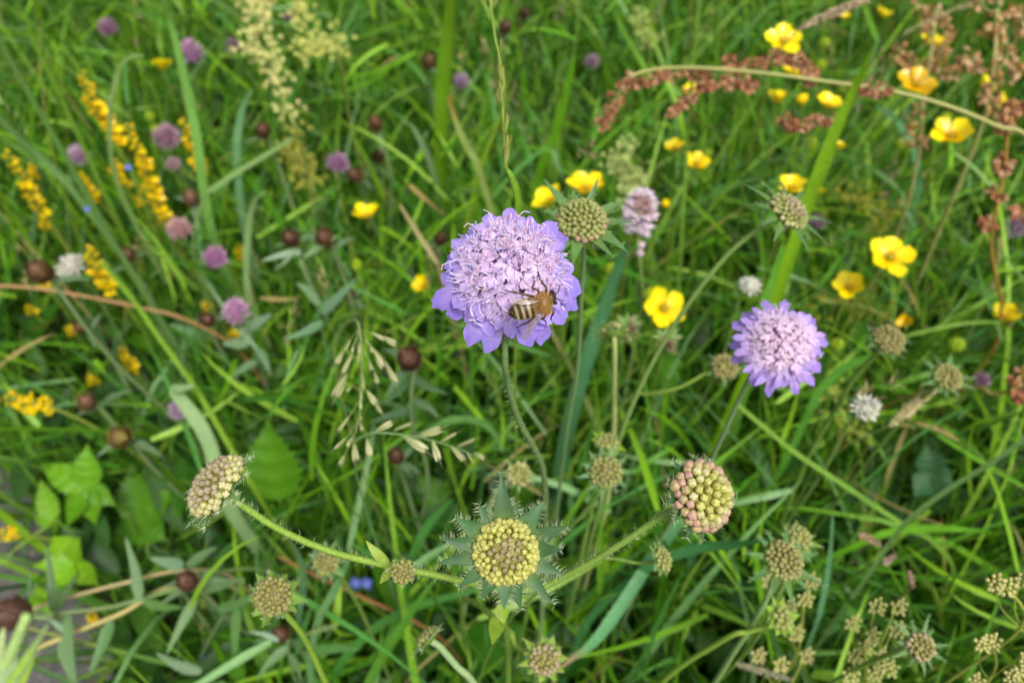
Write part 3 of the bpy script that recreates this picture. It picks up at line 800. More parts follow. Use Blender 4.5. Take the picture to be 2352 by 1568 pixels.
B('small yellow buttercup touching the side of a larger one', 1550, 340, 46, sd(-0.3, 0.6, 0.6), 35, d=0.52, petals=4)
B('yellow buttercup with rounded petals touching a smaller one', 1598, 377, 60, sd(0.15, 0.55, 0.8), 26, d=0.52)
B('yellow buttercup under the drooping tip branch of the arching sorrel', 1590, 216, 50, sd(0, 0.7, 0.7), 40)
B('flat open yellow buttercup standing just above the arching red sorrel stem', 1800, 94, 76, sd(-0.05, 0.35, 0.9), 12)
B('cupped yellow buttercup caught between the two upper sorrel branches', 1820, 173, 60, sd(0.1, 0.75, 0.55), 42)
B('cupped yellow buttercup just below the arching sorrel stem', 1785, 230, 52, sd(0.0, 0.7, 0.5), 52)
B('yellow buttercup cup seen from outside below the arching sorrel stem', 1843, 238, 42, sd(0.0, 0.9, -0.2), 55)
B('yellow buttercup with brown sorrel seeds lying on it', 1902, 240, 60, sd(0.1, 0.6, 0.75), 24, d=0.53)
B('tilted yellow buttercup cup beside the dry pinkish grass plume', 2028, 34, 42, sd(0.3, 0.55, 0.6), 45)
B('yellow buttercup half hidden in red-brown sorrel seed sprays', 2147, 100, 60, sd(0.1, 0.7, 0.65), 30)
B('darker golden buttercup behind the arching sorrel stem', 2105, 192, 76, sd(0.0, 0.35, 0.9), 14, old=True)
B('curled yellow buttercup above another at the sorrel spray', 2258, 197, 54, sd(0.5, 0.3, 0.6), 50)
B('curled yellow buttercup with brown seeds in its cup', 2296, 238, 48, sd(0.6, 0.2, 0.7), 45)
B('large yellow buttercup with three broad petals below the sorrel stem', 2186, 311, 84, sd(-0.2, 0.5, 0.8), 28, d=0.46)
B('large flat five-petalled yellow buttercup above a cupped one', 2045, 590, 92, sd(0.0, 0.35, 0.9), 14, d=0.44)
B('cupped yellow buttercup above the second lilac bloom', 1949, 660, 70, sd(-0.2, 0.5, 0.75), 36, d=0.47)
B('yellow buttercup where two thin green stalks meet at the sorrel', 2308, 728, 62, sd(-0.3, 0.6, 0.6), 40)
B('yellow buttercup right behind the pale bud on the long stalk', 1818, 430, 64, sd(-0.1, 0.65, 0.6), 35, d=0.48)
B('narrow yellow buttercup beside the pale bud on the long stalk', 1878, 440, 34, sd(0.4, 0.6, 0.4), 52, petals=4)
B('small round yellow buttercup beside the pinkish white flower spike', 1527, 473, 30, sd(0.2, 0.4, 0.7), 55)
B('withered orange-yellow buttercup with fallen petals near a tan bud', 2080, 742, 40, sd(-0.6, 0.1, 0.7), 50, petals=3, old=True, d=0.5)
B('yellow buttercup bud behind the broad bright grass blade', 1924, 338, 36, sd(0.2, 0.7, 0.5), 50, d=0.55)
B('tiny yellow buttercup beside the dry plume and a green bud', 1938, 41, 27, sd(0, 0.5, 0.7), 56, real=0.016)
B('small yellow buttercup between the olive bud and the white flower spike', 1453, 437, 34, sd(0.2, 0.7, 0.4), 52, petals=4)
def seed_ball(label, x, y, px, d=None, group=None):
    d = min(d or 0.010 * FPX / px, ground_depth(y, 0.24))
    r = S(px, d) * 0.5; c = P(x, y, d)
    st = [c] + to_ground(c, Vector((0.1, 0, -1)).normalized(), 0.03)
    t = thing('buttercup_seed_head', label, 'seed head', plant_root(st), group)
    stem_part(t, st, 0.0005, 0.0008, srgb(128, 156, 52), n=5, per=5)
    b = MB()
    b.ell(c, UP, r * 0.75, r * 0.75, srgb(126, 156, 26), 8, 6)
    for k in range(34):
        z = 1 - 2 * (k + 0.5) / 34; q = sqrt(1 - z * z); az = k * 2.39996
        v = Vector((q * cos(az), q * sin(az), z))
        b.ell(c + v * r * 0.72, v, r * 0.26, r * 0.42, vary(srgb(150, 178, 30), 0.1), 5, 3)
    build(b, 'seeds', M_BUD, t, kind='stuff'); protect(x, y, px * 0.7, d)
for (x, y, px, lb) in ((818, 608, 26, 'below the lone cupped buttercup'), (1404, 618, 30, 'right of the olive bud stalk'), (1496, 676, 34, 'beside the flat open buttercup on the long stalk'), (1922, 791, 30, 'touching the right rim of the second lilac bloom'),
                       (2197, 791, 34, 'between the withered buttercup and the tan bud by the dry grass'), (1886, 150, 24, 'between the arching sorrel and the dry plume'), (1895, 98, 22, 'under the dry pinkish plume'), (1862, 328, 28, 'left of the broad bright blade under the sorrel'),
                       (1940, 455, 26, 'in the olive bedstraw right of the pale bud'), (1990, 478, 20, 'at the end of the olive bedstraw'), (1440, 470, 30, 'squeezed between the olive bud and the pinkish white spike'), (2070, 330, 26, 'left of the large three-petalled buttercup'),
                       (2172, 270, 24, 'just above the large three-petalled buttercup'), (1935, 208, 20, 'on the arching sorrel stem beside the broad blade'), (345, 268, 22, 'above its twin left of the dusky pink clover'), (358, 298, 22, 'touching the dusky pink clover'), (1625, 352, 20, 'beside the paired buttercups')):
    seed_ball('round yellow-green seed head ' + lb, x, y, px)

# ------------------------------------------------------------------ clover, knapweed, bistort
def clover(label, x, y, px, col, group=None, real=0.024, hmin=0.25, squash=0.85, ax=None, n=56):
    d = min(real * FPX / px, ground_depth(y, hmin)); r = S(px, d) * 0.5; c = P(x, y, d)
    a = ax or (Vector((random.uniform(-.3, .3), random.uniform(-.5, .1), 1))).normalized()
    st = [c, c - a * r * 1.5] + to_ground(c - a * r * 1.5, Vector((0, 0, -1)), 0.03)
    t = thing('clover_flower', label, 'flower', plant_root(st), group)
    stem_part(t, st, 0.0008, 0.001, srgb(112, 140, 70), n=5, per=5)
    b = MB(); F = frame(a)
    b.ell(c, a, r * 0.62, r * 0.55, tuple(q_ * 0.65 for q_ in col), 8, 5)
    for k in range(n):
        z = 1 - 1.65 * (k + 0.5) / n; q = sqrt(max(0, 1 - z * z)); az = k * 2.39996
        v = Vector((q * cos(az), q * sin(az), z)); w = (F @ (v + Vector((0, 0, 0.45)))).normalized()
        p = c + (F @ Vector((v.x * r * 0.58, v.y * r * 0.58, v.z * r * 0.58 * squash)))
        cc = vary(col, 0.18, 0.06)
        b.ell(p + w * r * random.uniform(0.12, 0.44), w, r * random.uniform(0.08, 0.13), r * 0.34, tuple(q_ * 0.75 for q_ in cc), 5, 4, tip=mixc(cc, (0.8, 0.72, 0.78), random.uniform(0.1, 0.5)))
    build(b, 'florets', M_PETAL, t, kind='stuff')
    for k in range(3):
        az = random.uniform(0, 2 * pi); e = c - a * r * 0.9 + Vector((cos(az), sin(az), 0.1)) * r * 1.6
        small_leaf(t, c - a * r * 0.9, e, px * 0.5, d, srgb(84, 128, 52), Vector((0, 0, 1)))
    protect(x, y, px * 0.5, d)
PINK = srgb(178, 128, 168)
for (x, y, px, lb, cl_) in (
    (436, 122, 56, 'round purple-pink clover head behind a long pale grass blade', srgb(176, 122, 164)),
    (383, 316, 54, 'round dusky pink clover head between the tall yellow flower spikes', srgb(172, 122, 148)),
    (180, 358, 44, 'pale pink clover head left of the tall yellow spikes', srgb(196, 158, 184)),
    (398, 377, 30, 'tiny pale pink clover head under the dusky pink one', srgb(190, 150, 160)),
    (776, 376, 46, 'bright pink clover head with a browning side', srgb(190, 130, 180)),
    (543, 716, 56, 'bright pink clover head beside a dark knapweed bud', srgb(198, 134, 182)),
    (494, 592, 50, 'magenta-pink clover head below a dark knapweed bud', srgb(184, 112, 170)),
    (412, 526, 50, 'salmon-pink clover head at the foot of the tallest yellow spike', srgb(192, 142, 140)),
    (250, 64, 42, 'faint purple clover head in the high grass', srgb(166, 112, 146)),
    (412, 940, 46, 'pale lilac clover head under a folded grass leaf', srgb(196, 160, 196)),
    (1060, 188, 36, 'small lilac clover head in open grass behind the large bloom', srgb(180, 146, 182)),
    (535, 105, 32, 'dim brownish pink clover head right of the round purple one', srgb(140, 100, 116)),
    (1360, 142, 32, 'dim mauve clover head left of the red sorrel', srgb(150, 112, 136)),
    (1876, 512, 34, 'dim mauve clover head beside the pale bud on the long stalk', srgb(138, 96, 128)),
    (2332, 520, 50, 'greyish mauve clover head at the right sorrel stem', srgb(160, 134, 148)),
    (2254, 872, 34, 'wilting mauve clover head beside the tan bud', srgb(160, 112, 142)),
    (665, 40, 26, 'tiny mauve clover head beside the cream flower sprays', srgb(150, 106, 136))):
    clover(lb, x, y, px, cl_)
clover('white clover head below the second lilac bloom on the right', 1987, 938, 60, srgb(246, 250, 228), hmin=0.34, n=40, squash=0.6)
clover('small white clover head just above the second lilac bloom', 1721, 658, 46, srgb(246, 250, 230), hmin=0.34, n=40, squash=0.6)
clover('small whitish clover head low beside the yellow spikes', 165, 612, 60, srgb(236, 236, 214), n=40, squash=0.5)

def knapweed(label, x, y, px, col=srgb(92, 56, 52), d=None, group=None, real=0.0145, crown=None, ax=None, path=None, leaves=2, lcol=srgb(104, 134, 92), shag=0, hmin=0.22, tipped=None):
    d = d or min(real * FPX / px, ground_depth(y, hmin)); r = S(px, d) * 0.46; c = P(x, y, d); el = random.uniform(0.95, 1.3)
    col = mixc(col, srgb(84, 66, 42), 0.35)
    a = ax or (Vector((random.uniform(-.4, .4), random.uniform(-.6, .1), 1))).normalized()
    st = [c - a * r * 0.5, c - a * r * 1.9]
    if path: st += [P(*q) for q in path]
    st += to_ground(st[-1], Vector((0.05, 0.05, -1)).normalized(), 0.03)
    t = thing('knapweed_bud', label, 'flower bud', plant_root(st), group)
    stem_part(t, st, S(5, d), S(7, d), srgb(120, 142, 92), n=5, per=5)
    b = MB(); F = frame(a)
    b.ell(c, a, r * 0.82, r * 0.84 * el, col, 12, 8, tip=mixc(col, srgb(128, 98, 70), 0.5))
    nn = 90
    for k in range(nn):
        z = -0.8 + 1.75 * (k + 0.5) / nn; q = sqrt(max(0, 1 - z * z)); az = k * 2.39996
        v = Vector((q * cos(az), q * sin(az), z)); w = F @ v
        up = (a - w * a.dot(w)); up = up.normalized() if up.length > 1e-3 else w.orthogonal().normalized()
        cc = vary(col, 0.3, 0.08)
        if tipped and z > 0.45: cc = vary(tipped, 0.15)
        p = c + w * r * 0.78 + a * (z * r * (el - 1))
        sz = r * 0.24 * (0.6 + 0.6 * q) * random.uniform(0.7, 1.3)
        sde = up.cross(w).normalized()
        b.add([p - up * sz - sde * sz * 0.7, p - up * sz + sde * sz * 0.7, p + up * sz * 1.2 + w * r * random.uniform(0.2, 0.5), p + w * r * 0.14], [(0, 1, 3), (1, 2, 3), (2, 0, 3)], [cc, cc, mixc(cc, srgb(150, 116, 96), 0.5), cc])
    build(b, 'scales', M_BUD, t, kind='stuff')
    if crown or shag:
        hb = MB()
        for k in range(shag or 30):
            v = Vector((random.uniform(-1, 1), random.uniform(-1, 1), random.uniform(0.0 if shag else 0.75, 1.2))).normalized(); w = F @ v
            hb.hair(c + w * r * 0.85, (w + a * 0.3).normalized(), r * (0.5 if shag else 0.25) * random.uniform(0.6, 1.2), 0.00022, vary(crown or srgb(120, 84, 72), 0.2), Vector((random.uniform(-.4, .4), random.uniform(-.4, .4), 0)))
        build(hb, 'tuft', M_HAIR, t, kind='stuff')
    for k in range(leaves):
        az = random.uniform(0, 2 * pi); h = Vector((cos(az), sin(az), random.uniform(-0.3, 0.25)))
        A = c - a * r * random.uniform(1.2, 2.4); e = A + h * r * random.uniform(2.6, 4.2)
        small_leaf(t, A, e, px * 0.42, d, lcol, (Vector((0, 0, 1)) - h * 0.2).normalized(), bend=0.12)
    protect(x, y, px * 0.36, d)
DK = srgb(92, 56, 54)
for (x, y, px, lb, kw) in (
    (940, 824, 62, 'large round brown knapweed bud with a pale tip right of the drooping oat-like grass', dict(d=0.40, real=0.0145, crown=srgb(200, 160, 130), ax=sd(-0.12, 0.3, 0.93), path=[(945, 900, 0.42), (948, 980, 0.44)])),
    (668, 547, 44, 'dark wine-brown knapweed bud with curling grey leaves', dict(leaves=4)),
    (746, 546, 46, 'oval reddish brown knapweed head with an arching grass tip over it', dict(col=srgb(112, 72, 54))),
    (475, 735, 40, 'dark purple-brown knapweed bud beside a pink clover', dict()),
    (605, 299, 38, 'blurred brown knapweed bud left of the cream flower sprays', dict(col=srgb(96, 62, 44))),
    (872, 358, 34, 'round brown knapweed bud on a thin stalk right of the pink clover', dict(col=srgb(100, 66, 46))),
    (863, 284, 36, 'elongated brown knapweed head behind the grass', dict(col=srgb(108, 72, 46))),
    (1012, 548, 30, 'small brown knapweed bud just left of the large bloom', dict(col=srgb(104, 68, 54))),
    (1160, 62, 34, 'brown knapweed bud beside the tall flowering grass stem', dict(col=srgb(104, 76, 64))),
    (1206, 31, 26, 'tiny dim brown knapweed bud in the high grass', dict(col=srgb(92, 62, 56))),
    (986, 142, 36, 'dim brown knapweed bud behind upright grass blades', dict(col=srgb(108, 82, 52))),
    (430, 1333, 50, 'dark brown round knapweed bud above the straw-coloured stalks', dict(leaves=4, d=0.42)),
    (645, 1456, 40, 'small brown knapweed bud under the tan scabious bud', dict(col=srgb(116, 88, 62), leaves=4, d=0.44)),
    (910, 1047, 40, 'small reddish brown knapweed bud under the horizontal grass spray', dict(col=srgb(112, 72, 60), leaves=4, d=0.45)),
    (275, 1003, 54, 'knapweed bud with a brown rim and greenish centre', dict(col=srgb(104, 70, 34), tipped=srgb(146, 146, 66), ax=sd(0, 0.25, 0.95), d=0.5)),
    (802, 676, 32, 'small dark knapweed bud beside a narrow grey leaf', dict(col=srgb(104, 64, 62), leaves=3)),
    (200, 922, 46, 'withered brown knapweed head near the asphalt path', dict(col=srgb(122, 92, 66))),
    (92, 626, 56, 'faded tan-brown knapweed head above the low yellow blossoms', dict(col=srgb(120, 92, 58), shag=60)),
    (292, 586, 40, 'faded brown upright knapweed head right of the yellow spike', dict(col=srgb(124, 94, 70))),
    (440, 455, 40, 'faded pinkish brown knapweed head under a yellow spike', dict(col=srgb(126, 92, 78))),
    (185, 750, 34, 'tiny faded knapweed head beside low yellow blossom', dict(col=srgb(116, 84, 60))),
    (815, 402, 36, 'browned clover-like head touching the bright pink clover', dict(col=srgb(122, 82, 72)))):
    knapweed(lb, x, y, px, **({'col': DK} | kw))
knapweed('shaggy dead brown knapweed head on a flattened stalk by the asphalt', 34, 1410, 84, srgb(92, 64, 56), d=0.40, shag=260, ax=sd(-0.8, 0.3, 0.5), path=[(140, 1408, 0.42), (260, 1392, 0.44), (400, 1358, 0.47)], leaves=0)

def bistort():
    d = 0.43; c = P(1470, 494, d); top = P(1476, 452, d - 0.003); bot = P(1462, 540, d + 0.004)
    a = (top - bot).normalized()
    st = [bot + a * 0.002, P(1470, 600, d + 0.015), P(1474, 700, d + 0.05)]
    st += to_ground(st[-1], Vector((0, 0, -1)), 0.01)
    t = thing('pale_flower_spike', 'dense pinkish white flower spike standing between the olive bud and small buttercups', 'flower', plant_root(st))
    stem_part(t, st, 0.0008, 0.001, srgb(140, 160, 90), n=5)
    F = frame(a); L = (top - bot).length + 0.004; n = 130
    b = MB(); rad = S(40, d)
    for k in range(n):
        tt = (k + 0.5) / n; az = k * 2.39996
        prof = rad * sqrt(max(0.05, sin(pi * min(1, 0.12 + tt * 0.86))))
        v = F @ Vector((cos(az), sin(az), random.uniform(-0.1, 0.5)))
        p = bot + a * (L * tt)
        w = v.normalized()
        cc = vary(srgb(236, 222, 230), 0.1, 0.03)
        if 0.45 < tt < 0.85 and w.dot(sd(0.1, 0.2, 1)) > 0.6: cc = vary(srgb(208, 170, 168), 0.12, 0.03)
        b.ell(p + w * prof * 0.7, w, S(5, d), prof * 0.33, cc, 5, 4)
        for q in range(3):
            dd = (w + Vector((random.uniform(-.7, .7), random.uniform(-.7, .7), random.uniform(-.7, .7)))).normalized()
            b.hair(p + w * prof * 0.9, dd, S(12, d), S(1.2, d), cc)
    build(b, 'florets', M_PETAL, t, kind='stuff')
    for (x, y) in ((1473, 563), (1470, 582)):
        m = MB(); m.ell(P(x, y, d - 0.004), a, S(10, d), S(9, d), srgb(206, 186, 190), 8, 5); build(m, 'bud', M_PETAL, t)
    protect(1470, 500, 65, d); protect(1472, 575, 22, d)
bistort()

# ------------------------------------------------------------------ yellow broom-like spikes
def blossom_mesh(name, c0, c1):
    mb = MB()
    z = Vector((0, 0, 1))
    mb.ell(Vector((0, 0, 0.15)), z, 0.18, 0.28, srgb(150, 160, 50), 6, 4)
    mb.lobe(Vector((0, 0, 0.2)), Vector((0.55, 0, 0.85)).normalized(), Vector((-0.85, 0, 0.55)), 0.85, 0.7, 0.25, 0.2, c0, c1)
    mb.lobe(Vector((0, 0, 0.2)), Vector((-0.2, 0.5, 0.85)).normalized(), Vector((0.2, 0.85, -0.4)).normalized(), 0.75, 0.42, 0.1, 0.2, c0, c1, rows=4)
    mb.lobe(Vector((0, 0, 0.2)), Vector((-0.2, -0.5, 0.85)).normalized(), Vector((0.2, -0.85, -0.4)).normalized(), 0.75, 0.42, 0.1, 0.2, c0, c1, rows=4)
    mb.ell(Vector((-0.25, 0, 0.6)), Vector((-0.4, 0, 0.9)), 0.17, 0.42, c1, 6, 4)
    return mb.mesh(name, M_YELLOW)
BLO = [blossom_mesh('blossom', srgb(170, 160, 30), srgb(214, 186, 20)), blossom_mesh('blossom', srgb(234, 200, 2), srgb(252, 222, 2)), blossom_mesh('blossom', srgb(224, 186, 4), srgb(246, 208, 2)), blossom_mesh('blossom', srgb(216, 190, 16), srgb(250, 224, 8))]
def yellow_spike(label, pts, wpx, d0, d1, group=None, dens=1.0, horizontal=False):
    k = len(pts); path = smooth([P(x, y, d0 + (d1 - d0) * i / (k - 1)) for i, (x, y) in enumerate(pts)], 6)
    if horizontal: st = path + to_ground(path[-1], ((path[-1] - path[-2]).normalized() * 0.5 + Vector((0.2, 0.2, -1))).normalized(), 0.02)
    else: st = path + to_ground(path[-1], ((path[-1] - path[-2]).normalized() + Vector((0, 0, -0.6))).normalized(), 0.02)
    t = thing('yellow_flower_spike', label, 'flower', plant_root(st), group)
    stem_part(t, st, 0.0009, 0.0012, srgb(120, 140, 50), n=5, per=2)
    cum = [0]
    for a, b in zip(path, path[1:]): cum.append(cum[-1] + (b - a).length)
    sz = S(wpx, d0) * 0.44
    n = max(3, int(cum[-1] / sz * 4.6 * dens))
    for q in range(n):
        s = cum[-1] * (q + 0.5) / n; i = max(j for j in range(len(cum)) if cum[j] <= s); i = min(i, len(path) - 2)
        p = path[i].lerp(path[i + 1], (s - cum[i]) / max(1e-9, cum[i + 1] - cum[i])); tg = (path[i] - path[i + 1]).normalized()
        F = frame(tg); az = q * 2.39996 + random.uniform(-.4, .4)
        w = (F @ Vector((cos(az), sin(az), random.uniform(0.1, 1.0)))).normalized()
        g = sz * (0.42 + 0.68 * min(1, (q + 1) / n * 2.0)) * random.uniform(0.6, 1.35); p = p + w * sz * random.uniform(-0.1, 0.45)
        M = Matrix.Translation(p) @ frame(w, tg).to_4x4() @ Matrix.Diagonal((g, g, g, 1))
        inst('blossom', random.choice(BLO), t, M)
    for (x, y) in pts: protect(x, y, wpx * 0.9, max(d0, d1))
    for (a, b) in zip(pts, pts[1:]): protect((a[0] + b[0]) / 2, (a[1] + b[1]) / 2, wpx * 0.9, max(d0, d1))
YS = yellow_spike
YS('tall thick yellow flower spike, left of the two tallest', [(186, 170), (200, 205), (222, 245), (252, 285), (278, 345)], 40, 0.62, 0.66)
YS('longest yellow flower spike, ending above a salmon-pink clover', [(295, 288), (318, 345), (340, 400), (358, 455), (392, 520)], 38, 0.60, 0.66)
YS('slender yellow flower spike just under the long pale grass blade', [(420, 275), (436, 315), (455, 360), (466, 412)], 34, 0.64, 0.66)
YS('loose branching yellow spike leaning at the far left edge', [(14, 348), (45, 400), (70, 450), (108, 500)], 36, 0.60, 0.64, dens=0.7)
YS('short yellow sprig beside the loose leaning spike', [(70, 376), (80, 410)], 20, 0.61, 0.63, dens=0.7)
YS('yellow flower spike with open lower blossoms near faded knapweed', [(200, 568), (222, 605), (240, 640), (262, 668)], 40, 0.58, 0.61)
YS('short yellow spike left of a stubby yellow one', [(180, 400), (200, 430), (226, 460)], 28, 0.66, 0.69)
YS('short stubby yellow spike between two longer spikes', [(260, 370), (272, 400), (290, 432)], 34, 0.68, 0.70)
YS('yellow flower spike lying sideways above the asphalt path', [(12, 914), (55, 920), (95, 928), (130, 940)], 46, 0.52, 0.52, horizontal=True)
YS('small yellow spike low in the grass beyond the lobed leaves', [(280, 805), (296, 830), (312, 856)], 28, 0.66, 0.68)
YS('few yellow blossoms hanging over the asphalt edge', [(2, 1222), (26, 1228), (44, 1226)], 30, 0.56, 0.56, horizontal=True)
YS('small yellow sprig beside a magenta-pink clover', [(545, 560), (556, 596)], 22, 0.74, 0.76)
for (x, y, lb) in ((70, 710, 'beneath the faded tan-brown knapweed head'), (160, 756, 'touching a tiny faded knapweed head'), (320, 462, 'beside the longest yellow spike'), (210, 1418, 'between the flattened stalks by the asphalt'), (535, 766, 'under the bright pink clover'),
                   (100, 512, 'at the foot of the loose leaning spike'), (100, 656, 'on the reddish dry stalk'), (475, 702, 'just above the dark purple-brown knapweed bud'), (210, 870, 'above the withered brown knapweed head')):
    dd = min(0.7, ground_depth(y, 0.08))
    YS('tiny cluster of yellow blossoms ' + lb, [(x - 8, y - 8), (x + 12, y + 12)], 22, dd, dd + 0.008, dens=1.3)

# ------------------------------------------------------------------ red sorrel
SR = [srgb(166, 106, 76), srgb(190, 138, 104), srgb(150, 92, 64), srgb(204, 164, 130), srgb(172, 128, 78)]
def seed_cluster(b, p, n, r, sz, cols):
    for _ in range(n):
        v = Vector((random.gauss(0, 1), random.gauss(0, 1), random.gauss(0, 1))).normalized()
        q = p + v * r * random.uniform(0.3, 1.0)
        w = (v + Vector((0, 0, -0.6))).normalized(); cc = vary(random.choice(cols), 0.15)
        for k in range(2):
            nrm = (w.orthogonal().normalized() * cos(k * 1.9) + w.cross(w.orthogonal()).normalized() * sin(k * 1.9))
            b.lobe(q, w, nrm, sz * 1.25, sz, 0.15, 0.25, cc, mixc(cc, cols[1], 0.5), 0.05, rows=3, narrow=0.45)
def sorrel(label, main, branches, d, rpx, sz, cols=SR, dens=1.0, scol=srgb(160, 160, 96), rad=None):
    """main: pixel path of the stem, (x, y, depth); branches: pixel paths that carry the seeds"""
    st = [P(*q) for q in main]
    pa = smooth(st, 6)
    full = st + to_ground(st[-1], ((st[-1] - st[-2]).normalized() * 0.7 + Vector((0, 0, -0.7))).normalized(), 0.02)
    t = thing('sorrel', label, 'plant', plant_root(full))
    stem_part(t, full, rad or S(4, d), (rad or S(4, d)) * 1.5, scol, n=6)
    for br in branches:
        path = smooth([P(*q) for q in br], 5)
        stem_part(t, [P(*q) for q in br], S(1.6, d), None, scol, name='branch', n=5)
        b = MB(); n = int(len(path) * 1.0)
        for i, p in enumerate(path):
            if random.random() < 0.85: seed_cluster(b, p, max(3, int(8 * dens)), S(rpx, d) * random.uniform(0.6, 1.1), S(sz, d), cols)
        build(b, 'seeds', M_BUD, t, kind='stuff')
    for br in branches:
        for q in br: protect(q[0], q[1], rpx * 1.4, q[2] + 0.02)
    for q in main: protect(q[0], q[1], 12, q[2])
ds = 0.42
sorrel('long red-brown sorrel stem arching sideways above the buttercups', [(1440, 178, 0.44), (1500, 160, 0.44), (1600, 156, 0.435), (1750, 168, 0.43), (1900, 188, 0.425), (2050, 210, 0.42), (2180, 245, 0.42), (2290, 290, 0.425), (2370, 335, 0.43)],
       [[(1382, 285, 0.44), (1400, 252, 0.44), (1425, 208, 0.44), (1450, 182, 0.44)], [(1455, 190, 0.44), (1510, 178, 0.44), (1560, 170, 0.44), (1620, 172, 0.44), (1680, 172, 0.435)],
        [(1545, 255, 0.45), (1590, 215, 0.445), (1640, 190, 0.44), (1700, 190, 0.435), (1725, 196, 0.435)], [(1670, 142, 0.44), (1705, 155, 0.44), (1760, 135, 0.44), (1810, 134, 0.44), (1850, 150, 0.44), (1866, 185, 0.43)],
        [(1802, 275, 0.44), (1830, 290, 0.44), (1870, 280, 0.44), (1915, 270, 0.435)], [(1960, 200, 0.425), (2010, 205, 0.42), (2030, 212, 0.42)]], ds, 15, 11)
TAN = [srgb(196, 150, 96), srgb(206, 172, 122), srgb(176, 118, 76), srgb(186, 140, 88), srgb(212, 186, 144)]
sorrel('tan-red sorrel seed spray rising behind the curled buttercups', [(2290, 20, 0.5), (2285, 120, 0.5), (2270, 230, 0.51), (2240, 330, 0.53)],
       [[(2250, 0, 0.5), (2270, 25, 0.5), (2310, 30, 0.5)], [(2270, 70, 0.5), (2300, 80, 0.5), (2318, 120, 0.5), (2290, 165, 0.5)], [(2230, 130, 0.5), (2240, 160, 0.5)], [(2330, 150, 0.5), (2345, 175, 0.5)],
        [(2290, 190, 0.5), (2270, 230, 0.5), (2300, 250, 0.5)], [(2340, 15, 0.5), (2350, 60, 0.5)]], 0.5, 17, 12, TAN, 0.6)
sorrel('tan sorrel seed spray around the half hidden buttercup', [(2150, 20, 0.54), (2140, 110, 0.54), (2120, 230, 0.55), (2110, 350, 0.57)],
       [[(2110, 10, 0.54), (2130, 40, 0.54), (2135, 90, 0.54)], [(2150, 25, 0.54), (2172, 45, 0.54), (2178, 90, 0.54)], [(2170, 110, 0.54), (2160, 150, 0.54), (2185, 175, 0.54)], [(2060, 110, 0.55), (2090, 140, 0.55), (2130, 160, 0.55)],
        [(2110, 250, 0.55), (2090, 300, 0.56), (2110, 330, 0.56)], [(2210, 140, 0.55), (2215, 150, 0.55)]], 0.54, 17, 11, TAN, 0.5)
sorrel('sparse red sorrel stalk with single seed clusters at the right', [(2335, 235, 0.43), (2315, 300, 0.43), (2308, 380, 0.44), (2290, 470, 0.455), (2276, 560, 0.475), (2290, 650, 0.50), (2300, 710, 0.52)],
       [[(2340, 240, 0.43), (2318, 255, 0.43)], [(2308, 285, 0.43), (2304, 292, 0.43)], [(2302, 372, 0.44), (2308, 384, 0.44)], [(2280, 440, 0.45), (2296, 446, 0.45)], [(2268, 510, 0.46), (2270, 516, 0.46)], [(2346, 470, 0.46), (2350, 500, 0.46)]], 0.44, 13, 14, SR, 0.6, srgb(166, 130, 60))
sorrel('low bent red sorrel sprig with small seeds below the mauve clover', [(2352, 840, 0.42), (2330, 890, 0.43), (2280, 905, 0.44), (2230, 890, 0.45)], [[(2352, 850, 0.42), (2325, 885, 0.43)], [(2340, 905, 0.43), (2352, 915, 0.43)]], 0.43, 13, 12, SR, 0.6, srgb(140, 130, 60))

# ------------------------------------------------------------------ grasses with flower heads
def spikelet_mesh(name, c0, c1, c2):
    mb = MB(); z = Vector((0, 0, 1))
    mb.ell(Vector((0, 0, 0.45)), Vector((0.05, 0, 1)), 0.10, 0.46, c0, 6, 5, tip=c1)
    mb.lobe(Vector((0.02, 0.03, 0.0)), Vector((0.10, 0.05, 1)).normalized(), Vector((0.3, 1, 0)).normalized(), 0.9, 0.20, 0.02, 0.3, c0, c2, 0.02, rows=4)
    mb.lobe(Vector((-0.02, -0.03, 0.1)), Vector((-0.12, -0.04, 1)).normalized(), Vector((-0.3, -1, 0)).normalized(), 0.85, 0.20, 0.02, 0.3, c0, c2, 0.02, rows=4)
    mb.tube([Vector((0.03, 0, 0.85)), Vector((0.05, 0.02, 1.25))], [0.014, 0.004], 4, c2)
    return mb.mesh(name, M_BUD)
SPK = [spikelet_mesh('spikelet', srgb(140, 156, 92), srgb(180, 184, 130), srgb(200, 198, 156)), spikelet_mesh('spikelet', srgb(134, 152, 88), srgb(190, 186, 144), srgb(186, 184, 132))]
SPG = [spikelet_mesh('spikelet', srgb(112, 138, 48), srgb(128, 142, 56), srgb(118, 122, 52))]
def spk(parent, a, b, mesh, wid=1.0):
    d = b - a; M = Matrix.Translation(a) @ frame(d, Vector((random.uniform(-1, 1), random.uniform(-1, 1), random.uniform(-1, 1)))).to_4x4() @ Matrix.Diagonal((d.length * wid, d.length * wid, d.length, 1))
    inst('spikelet', mesh, parent, M)
